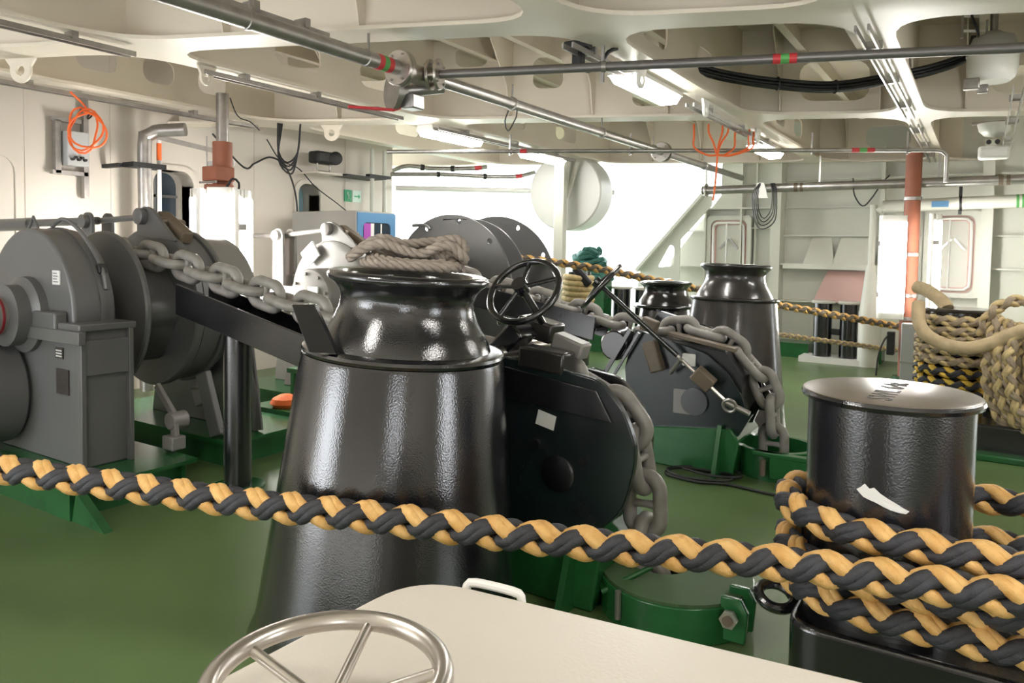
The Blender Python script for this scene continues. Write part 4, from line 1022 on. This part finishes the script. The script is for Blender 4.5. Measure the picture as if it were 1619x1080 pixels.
for k, (P0, lab) in enumerate((((-2.74, 7.98, 3.0), 'outermost orange cable on the pale strut side of the ceiling bunch'), ((-2.60, 8.06, 3.0), 'second orange cable curving in to the ceiling bunch'), ((-2.47, 8.14, 3.0), 'short straight orange cable in the middle of the ceiling bunch'),
                               ((-2.42, 8.18, 3.0), 'orange cable just right of the middle of the ceiling bunch'), ((-2.35, 8.22, 3.0), 'slanting orange cable of the ceiling bunch'), ((-2.22, 8.3, 2.95), 'orange cable with a pale label, sagging widest'), ((-2.18, 8.34, 2.93), 'lowest sagging orange cable of the ceiling bunch'))):
    P0 = V(P0); s = (P0 - O)
    mid = O + V((s.x * .95, s.y * .95, .06 + (.02 if abs(s.x) > .15 else .1)))
    mid2 = O + V((s.x * .4, s.y * .4, .0))
    o = cable('orange_cable', [P0, P0.lerp(mid, .5), mid if abs(s.x) > .12 else P0.lerp(O, .6), mid2 if abs(s.x) > .12 else P0.lerp(O, .85), O + V((.004 * k, 0, 0))] + ([O + V((0, -.01, -.25)), O + V((-.02, -.02, -.5))] if k == 2 else []), .011, ORANGE, lab)
    o['group'] = 'orange cables of the ceiling bunch'
o = MB().box(-2.225, -2.195, 8.29, 8.31, 2.80, 2.92).build('cable_label', LABELW); tag(o, 'small pale label strip on the orange cable bunch', 'label')
Bp = [(-2.2, 6.45, 3.22), (-1.97, 6.57, 3.15), (-1.59, 6.81, 3.09), (-1.16, 7.08, 3.07), (-.72, 7.36, 3.16), (-.4, 7.56, 3.25), (-.19, 7.7, 3.36), (-.15, 7.75, 3.5)]
t = thing('cable_bundle', 'thick bundle of black cables sagging between two overhead girders', 'cable bundle', Bp[3])
for k in range(7):
    a = 2 * pi * k / 7
    r_ = .036 if k else 0
    MB().tube(catmull([V(p) + V((.3 * r_ * cos(a), -.8 * r_ * cos(a), r_ * sin(a))) for p in Bp], .06), .017, 7).build('cable', BLACKMATT, t, smooth=60)
for i in (2, 3, 4):
    MB().torus(Bp[i], (.8, .55, .0), .056, .006, 16, 6).build('cable_tie', BLACKMATT, t)
t = thing('cable_loop', 'bunch of thin black cable loops hanging by the far web frame', 'cable loop', (-2.66, 10.86, 2.0))
for k in range(4):
    w_ = .09 + .02 * k; dz = .05 * k
    MB().tube(catmull([(-2.66 - w_ * .5, 10.88 - .01 * k, 2.59), (-2.66 - w_ * 1.1, 10.86 - .01 * k, 2.42), (-2.66 - w_ * .8, 10.86, 2.18 - dz), (-2.66, 10.86 - .01 * k, 2.09 - dz), (-2.66 + w_, 10.86, 2.22 - dz), (-2.66 + w_ * 1.1, 10.86 - .01 * k, 2.46), (-2.66 + w_ * .8, 10.88, 2.59)], .04), .008, 6).build('loop', BLACKMATT, t, smooth=60)
cable('hanging_cable', [(-1.52, 10.9, 2.62), (-1.50, 10.92, 2.4), (-1.40, 10.97, 2.25), (-1.30, 11.0, 2.35), (-1.18, 11.05, 2.56), (-1.1, 11.1, 2.66)], .009, BLACKMATT, 'single black cable drooping below the long shiny pipe')
cable('floor_cable', [(-1.0, 4.97, .012), (-1.2, 4.99, .012), (-1.42, 5.02, .012), (-1.62, 4.95, .012), (-1.86, 5.02, .012), (-1.82, 5.2, .014), (-1.6, 5.24, .016), (-1.44, 5.22, .018), (-1.45, 5.06, .02), (-1.7, 4.97, .022), (-1.88, 5.1, .024), (-1.7, 5.27, .026), (-1.45, 5.3, .028), (-1.38, 5.18, .03), (-1.55, 5.08, .032), (-1.78, 5.14, .034)], .010, BLACKMATT, 'thin black cable coiled loosely on the green deck between the stoppers')
cable('wall_cable', [(-7.7, 5.5, 2.9), (-7.66, 5.9, 2.55), (-7.7, 6.1, 2.62), (-7.7, 6.35, 2.72), (-7.7, 6.6, 2.6), (-7.72, 6.78, 2.2), (-7.74, 6.8, 1.6)], .012, BLACKMATT, 'black cable arching down the bulkhead beside the second window')
cable('wall_cable', [(-7.6, 6.2, 2.92), (-7.65, 6.45, 2.7), (-7.7, 6.8, 2.62), (-7.7, 7.1, 2.4), (-7.7, 7.5, 2.2), (-7.72, 7.8, 2.05)], .008, BLACKMATT, 'thin dark cable sloping across the bulkhead toward the exit sign')
t = thing('cable_loop', 'dark cable loops hanging under the beam near the near orange post', 'cable loop', (-6.55, 5.62, 2.4))
for k in range(4):
    MB().tube(catmull([(-6.62, 5.55 + .02 * k, 2.955), (-6.62, 5.56, 2.64 - .03 * k), (-6.55, 5.62 + .02 * k, 2.52 - .04 * k), (-6.47, 5.70, 2.64), (-6.45, 5.72, 2.955)], .04), .010, 6).build('loop', BLACKMATT, t, smooth=60)
cable('dangling_wire', [(-6.64, 4.95, 3.12), (-6.62, 5.0, 2.98), (-6.60, 5.05, 2.92), (-6.58, 5.15, 2.9), (-6.55, 5.25, 2.82)], .006, BLACKMATT, 'thin dark wire dangling in front of the pierced girder')

# ================================================================ FIXTURES ON BULKHEAD AND CEILING
t = thing('junction_box', 'grey junction box on slotted brackets on the cream bulkhead', 'junction box', (-7.8, 3.87, 2.27))
MB().box(-7.74, -7.62, 3.82, 4.03, 2.36, 2.70).build('box', mat('box_grey', (.42, .42, .42), .4), t, bevel=.01)
MB().box(-7.76, -7.70, 3.75, 3.80, 2.28, 2.80).box(-7.76, -7.70, 3.72, 4.0, 2.79, 2.83).box(-7.76, -7.70, 3.72, 4.06, 2.27, 2.31).box(-7.77, -7.70, 4.02, 4.07, 2.05, 3.1).build('slotted_bracket', GALV, t)
for k in range(5): MB().cyl((-7.62, 3.86 + .03 * k, 2.42 + .02 * (k % 2)), (-7.58, 3.86 + .03 * k, 2.42 + .02 * (k % 2)), .014, 8).build('cable_gland', BLACKMATT, t)
t = thing('floodlight', 'small black floodlight on a yoke on the bulkhead shelf', 'floodlight', (-7.6, 7.05, 2.6))
MB().box(-7.62, -7.42, 6.88, 7.25, 2.70, 2.86).build('lamp_body', BLACKMATT, t, bevel=.03)
MB().lathe([(.09, 0), (.09, .05), (.07, .06)], (-7.42, 7.18, 2.78), (.8, -.5, 0), 20).build('reflector_rim', BLACKMATT, t)
MB().tube([(-7.5, 6.94, 2.76), (-7.5, 6.94, 2.60), (-7.5, 7.16, 2.60), (-7.5, 7.16, 2.76)], .012, 8).build('yoke', GALV, t)
MB().box(-7.8, -7.4, 6.85, 7.3, 2.56, 2.585).build('shelf', WALLM, t)
t = thing('exit_sign', 'small green exit sign with white pictogram panels on the bulkhead', 'sign', (-7.79, 7.88, 2.24))
MB().box(-7.795, -7.785, 7.72, 7.86, 2.25, 2.42).build('running_man_panel', EXITG, t, smooth=0)
MB().box(-7.795, -7.787, 7.88, 8.06, 2.25, 2.42).build('arrow_panel', mat('exit_pale', (.62, .78, .70), .5), t, smooth=0)
fg = MB().box(-7.784, -7.782, 7.775, 7.795, 2.36, 2.39).bar((-7.783, 7.785, 2.36), (-7.783, 7.80, 2.32), .002, .022, (1, 0, 0)).bar((-7.783, 7.80, 2.32), (-7.783, 7.775, 2.27), .002, .014, (1, 0, 0)).bar((-7.783, 7.80, 2.32), (-7.783, 7.83, 2.28), .002, .014, (1, 0, 0)).bar((-7.783, 7.77, 2.35), (-7.783, 7.82, 2.34), .002, .012, (1, 0, 0))
fg.build('running_man', LABELW, t, smooth=0)
fg = MB().bar((-7.786, 7.92, 2.335), (-7.786, 8.02, 2.335), .003, .02, (0, 0, 1)).prism([(8.0, 2.30), (8.04, 2.335), (8.0, 2.37)], YZ, -7.787, -7.785)
fg.build('arrow', EXITG, t, smooth=0)
t = thing('control_cabinet', 'grey cabinet with a blue front and a window, behind the far windlass', 'cabinet', (-7.0, 6.9, 0))
MB().box(-7.55, -6.42, 6.56, 7.26, 0, 2.04).build('body', mat('cabinet_grey', (.36, .35, .33), .42), t, bevel=.01)
MB().prism([(6.57, .3), (7.25, .3), (7.25, 2.02), (6.57, 2.02)], YZ, -6.42, -6.40, [rrect(6.66, 7.16, 1.45, 1.90, .07, 4)]).build('blue_door', BLUE, t)
MB().box(-6.418, -6.412, 6.62, 7.2, 1.42, 1.95).build('window_pane', GLASSD, t, smooth=0)
MB().box(-6.411, -6.405, 6.68, 6.80, 1.46, 1.89).build('purple_cover', PURPLE, t, smooth=0)
MB().box(-6.411, -6.405, 6.80, 6.86, 1.46, 1.89).box(-6.411, -6.405, 6.98, 7.0, 1.46, 1.89).build('white_strip', WHITE, t, smooth=0)
t = thing('ceiling_floodlight', 'big white round floodlight with a grey conical top hanging overhead', 'floodlight', (0, 7.46, 3.0))
MB().lathe([(.13, 0), (.165, .03), (.185, .10), (.19, .22)], (0, 7.46, 3.06), seg=36).build('diffuser', WHITE, t)
MB().lathe([(.195, 0), (.195, .03), (.15, .15), (.08, .18), (.05, .20)], (0, 7.46, 3.28), seg=36).build('cone_top', mat('lamp_grey', (.34, .33, .31), .45), t)
MB().cyl((-.08, 7.33, 3.36), (-.06, 7.36, 3.37), .035, 16).build('cable_gland', BLACKMATT, t)
MB().cyl((0, 7.46, 3.45), (0, 7.46, 3.8), .03, 12).build('stem', GALV, t)
MB().box(-.2, -.08, 7.2, 7.28, 2.97, 3.06).box(-.1, -.02, 7.3, 7.36, 2.95, 3.02).build('mount_clamp', GALV, t, bevel=.01)
t = thing('dome_lamp', 'white dome lamp with a square base under the beam near the side tray', 'lamp', (.05, 9.87, 2.68))
MB().lathe([(.02, 0), (.10, .02), (.15, .07), (.17, .15)], (.05, 9.87, 2.92), seg=32).build('dome', WHITE, t)
MB().box(-.10, .20, 9.78, 9.98, 2.68, 2.82).build('ballast_box', WHITE, t, bevel=.03)
MB().box(-.17, .27, 9.84, 9.90, 3.07, 3.10).build('mount_bar', GALV, t)
for s in (0, .08): MB().cyl((.0 + s, 9.76, 2.86), (.0 + s, 9.80, 2.86), .025, 12).build('cable_gland', BLACKMATT, t)
t = thing('cable_ladder', 'short galvanised cable ladder rising above the big floodlight', 'cable ladder', (-.13, 7.36, 3.5))
MB().box(-.235, -.215, 7.30, 7.34, 3.42, 3.8).build('side_rail', GALV, t); MB().box(-.06, -.04, 7.40, 7.44, 3.42, 3.8).build('side_rail', GALV, t)
for z in (3.48, 3.60, 3.72): MB().bar((-.225, 7.32, z), (-.05, 7.42, z), .015, .02).build('rung', WHITE, t)
MB().tube(catmull([(-.15, 7.34, 3.8), (-.16, 7.34, 3.6), (-.12, 7.34, 3.5), (-.1, 7.36, 3.4)], .04), .010, 6).build('cable', BLACKMATT, t)
t = thing('black_valve', 'black cable gland cluster tucked under the ceiling flange, upper middle', 'valve', (-2.31, 4.46, 2.8))
MB().box(-2.42, -2.24, 4.40, 4.48, 2.93, 2.99).build('bracket', BLACKMATT, t, bevel=.01)
MB().box(-2.36, -2.29, 4.40, 4.48, 2.80, 2.95).build('body', BLACKMATT, t, bevel=.015)
MB().tube(catmull([(-2.32, 4.44, 2.82), (-2.27, 4.47, 2.79), (-2.20, 4.52, 2.84), (-2.16, 4.55, 2.92), (-2.12, 4.6, 2.95)], .03), .014, 8).build('cable_tail', BLACKMATT, t)

# hanging white roller drum and its post
t = thing('hanging_drum', 'large round white drum hanging from the beam beside the white post', 'drum', (-5.2, 10.1, 1.85))
MB().lathe([(.56, 0), (.58, .02), (.58, .50), (.56, .52)], (-5.35, 9.85, 2.47), (-.1, 1, 0), 56).build('drum', mat('drum_white', (.60, .60, .57), .45), t)
MB().prism([(-5.42, 2.45), (-5.28, 2.45), (-5.22, 2.93), (-5.42, 2.93)], XZ, 9.78, 9.82).build('bracket', PALE, t)
MB().bar((-5.10, 9.78, 2.90), (-5.28, 9.78, 2.36), .05, .04, (0, 1, 0)).build('brace', PALE, t)
MB().cyl((-5.34, 9.7, 2.58), (-5.34, 9.86, 2.58), .06, 20).build('axle', PALE, t)
o = MB().box(-5.30, -5.14, 9.42, 9.56, 0, 2.96).build('pillar', PALE, bevel=.02); tag(o, 'white square pillar standing in front of the hanging drum', 'pillar')
o['kind'] = 'structure'

# ================================================================ FAR BITTS, GREEN NET, BARRELS
def bitts(name, c, r, h, gap, label, dirx=(1, 0), mt=BLACK):
    t = thing(name, label, 'bollard', (c[0], c[1], 0))
    for s in (-.5, .5):
        x, y = c[0] + dirx[0] * gap * s, c[1] + dirx[1] * gap * s
        MB().lathe([(r, .05), (r, h - .02)], (x, y, 0), seg=32).build('post', mt, t)
        MB().lathe([(r + .03, 0), (r + .035, .02), (r + .02, .04)], (x, y, h - .03), seg=32).build('cap', mat('cap_pale', (.55, .52, .48), .3), t)
    x0, x1 = c[0] - dirx[0] * gap * .5, c[0] + dirx[0] * gap * .5
    MB().box(min(x0, x1), max(x0, x1), c[1] - .03, c[1] + .03, h * .45, h * .55).build('cross_bar', mt, t)
    MB().box(c[0] - gap * .5 - r - .15, c[0] + gap * .5 + r + .15, c[1] - r - .12, c[1] + r + .12, 0, .08).build('base_plate', WHITE, t)
    return t
bitts('double_bollard', (-1.80, 11.75), .13, .90, .36, 'small pair of far black bitts with pale caps by the ribbed wall')
bitts('double_bollard', (-4.70, 11.0), .15, 1.02, .40, 'far black bitts seen below the rope, close to the bright opening')
t = thing('rope_reel', 'far reel wound with pale and teal rope beside the white pillar', 'rope reel', (-4.75, 9.3, 0))
for k in range(9):
    MB().torus((-4.75, 9.2, .62 + .075 * k), (0.05, 0, 1), .20 - .002 * k, .042, 28, 8).build('rope_turn', TEAL if k in (0, 1) else TAN, t, smooth=60)
MB().cyl((-4.75, 9.2, 0), (-4.75, 9.2, 1.30), .17, 24).build('reel_post', BLACK, t)
MB().bar((-4.74, 9.05, 1.36), (-4.52, 9.08, 1.12), .12, .08, (0, 1, 0)).build('chafe_sleeve', BLACKMATT, t, bevel=.03)
random.seed(5)
t = thing('rope_heap', 'heap of teal rope showing behind the white pillar', 'rope', (-5.3, 10.4, 1.0))
for k in range(9):
    z = 1.15 + .055 * k; c = V((-5.35 + random.uniform(-.06, .06), 10.7, z))
    P = [c + V(((.40 - .035 * k) * cos(a * .5) , .2 * sin(a * .5), .04 * sin(a * 1.3 + k))) for a in range(0, 13)]
    MB().tube(catmull(P, .06), .038, 7).build('rope_turn', TEAL, t, smooth=60)
MB().box(-5.7, -5.0, 10.55, 10.85, 0, 1.12).build('stand', GREENM, t)

# ================================================================ FAR ROPES
plait('mooring_rope', [(-5.0, 7.72, 1.50), (-4.88, 7.8, 1.49), (-4.12, 8.4, 1.375), (-3.21, 9.34, 1.135), (-2.3, 10.27, .905), (-1.11, 11.38, .64), (-.78, 11.71, .56), (-.4, 12.0, .5)], .05, YEL, BROWN, 'yellow and brown rope running from the far drum past the pedestals to the lamp post', 'rope', step=.03, seg=6)
plait('mooring_rope', [(-2.85, 9.87, .60), (-2.3, 10.39, .495), (-1.6, 11.05, .37), (-1.04, 11.66, .265), (-.7, 12.0, .22)], .036, TAN, TAN2, 'thin weathered rope low behind the worn pedestal and far bitts', 'rope', step=.03, seg=6)

# ================================================================ ROPE-WOUND BITTS ON THE FAR SIDE
t = thing('double_bollard', 'black bitts on a dark base, wound with tan and yellow rope', 'bollard', (.2, 7.6, 0))
MB().lathe([(.24, .2), (.24, 1.12)], (-.17, 7.72, 0), seg=40).build('post', BLACK, t)
MB().lathe([(.24, .2), (.24, 1.12)], (.62, 7.45, 0), seg=40).build('post', BLACK, t)
MB().lathe([(.27, 1.10), (.28, 1.115), (.26, 1.13)], (-.17, 7.72, 0), seg=40).build('cap', BLACKW, t)
MB().box(-.6, 1.3, 6.95, 8.1, .0, .26).build('base_box', BLACK, t, bevel=.02)
MB().box(-.7, 1.4, 6.8, 8.2, .0, .05).build('base_flange', GREENM, t, bevel=.01)
labs = ['topmost tan', 'second tan', 'third tan', 'fourth tan', 'fifth tan', 'highest bright yellow', 'second bright yellow', 'third bright yellow', 'lowest bright yellow']
for k in range(9):
    z = 1.045 - .092 * k
    pair = (TAN, TAN2) if k < 5 else (YELB, ROPEB)
    P = []
    for q in range(20):
        a = 2 * pi * q / 20
        P.append((-.17 + .30 * cos(a), 7.72 + .30 * sin(a), z + .012 * sin(a + k)))
    plait('rope_turn', P, .046, pair[0], pair[1], labs[k] + ' rope turn on the far side bitts', 'rope', 'rope turns on the far side bitts', step=.022, seg=6, closed=True)
# hanging bights on the second post
hang = ['leftmost', 'second', 'third', 'fourth', 'fifth', 'rightmost']
for k in range(6):
    x0 = .10 + .085 * k; y0 = 7.10 - .055 * (k % 3) - .01 * k
    zt = 1.20 - .02 * k
    P = [(x0 + .02, y0 + .1, zt - .1), (x0 - .03 - .02 * k, y0, zt - .35), (x0 - .02, y0 - .04, zt - .70), (x0 + .12, y0 - .06, zt - .95 + .03 * k), (x0 + .30, y0 - .04, zt - .93 + .03 * k), (x0 + .40, y0, zt - .6), (x0 + .38, y0 + .05, zt - .25), (x0 + .3, y0 + .1, zt)]
    plait('rope_bight', P, .047, TAN, TAN2, hang[k] + ' of the tan rope loops hanging on the far side bitts', 'rope', 'hanging rope loops on the far side bitts', step=.022, seg=6)
P = [(.02, 7.25, .95), (.05, 7.2, 1.10), (.16, 7.22, 1.22), (.30, 7.26, 1.24), (.40, 7.3, 1.14), (.46, 7.3, 1.0), (.55, 7.25, 1.12), (.68, 7.3, 1.22), (.8, 7.35, 1.15)]
plait('rope_bight', P, .047, TAN, TAN2, 'tan rope knotted over the top of the hanging loops', 'rope', step=.022, seg=6)
sl = cable('chafe_sleeve', [(-.46, 7.32, 1.18), (-.45, 7.22, 1.05), (-.40, 7.14, .95), (-.28, 7.10, .875), (-.10, 7.08, .845), (.08, 7.06, .90), (.24, 7.02, 1.0), (.44, 6.98, 1.08), (.7, 7.0, 1.12)], .054, SLEEVE, 'wide tan canvas sleeve sagging across the rope-wound bitts', 'rope sleeve', seg=12)
cable('chafe_sleeve', [(-.52, 7.95, 1.30), (-.42, 7.85, 1.27), (-.30, 7.75, 1.18), (-.26, 7.7, 1.12)], .06, SLEEVE, 'short tan sleeve draped beside the narrow lamp above the bitts', 'rope sleeve', seg=12)

# faint yellow letters on the bright wall outside
def letters(txt, x, z, s, lab):
    cu = bpy.data.curves.new('l', 'FONT'); cu.body = txt; cu.size = s; cu.extrude = .002
    tmp = bpy.data.objects.new('tmp', cu); COL.objects.link(tmp)
    me = bpy.data.meshes.new_from_object(tmp.evaluated_get(bpy.context.evaluated_depsgraph_get()))
    bpy.data.objects.remove(tmp); bpy.data.curves.remove(cu)
    o = bpy.data.objects.new('wall_lettering', me); COL.objects.link(o)
    o.location = (x, 16.955, z); o.rotation_euler = (radians(90), 0, 0)
    me.materials.clear(); me.materials.append(YTXT); tag(o, lab, 'lettering')
letters('SA', -14.4, 2.72, .28, 'yellow letters SA on the bright wall above the rope drum')
letters('STOP', -12.4, 2.68, .26, 'first yellow word STOP on the bright wall, left of the hanging drum')
letters('STOP', -7.5, 2.52, .26, 'yellow word STOP on the bright wall, right of the hanging drum')
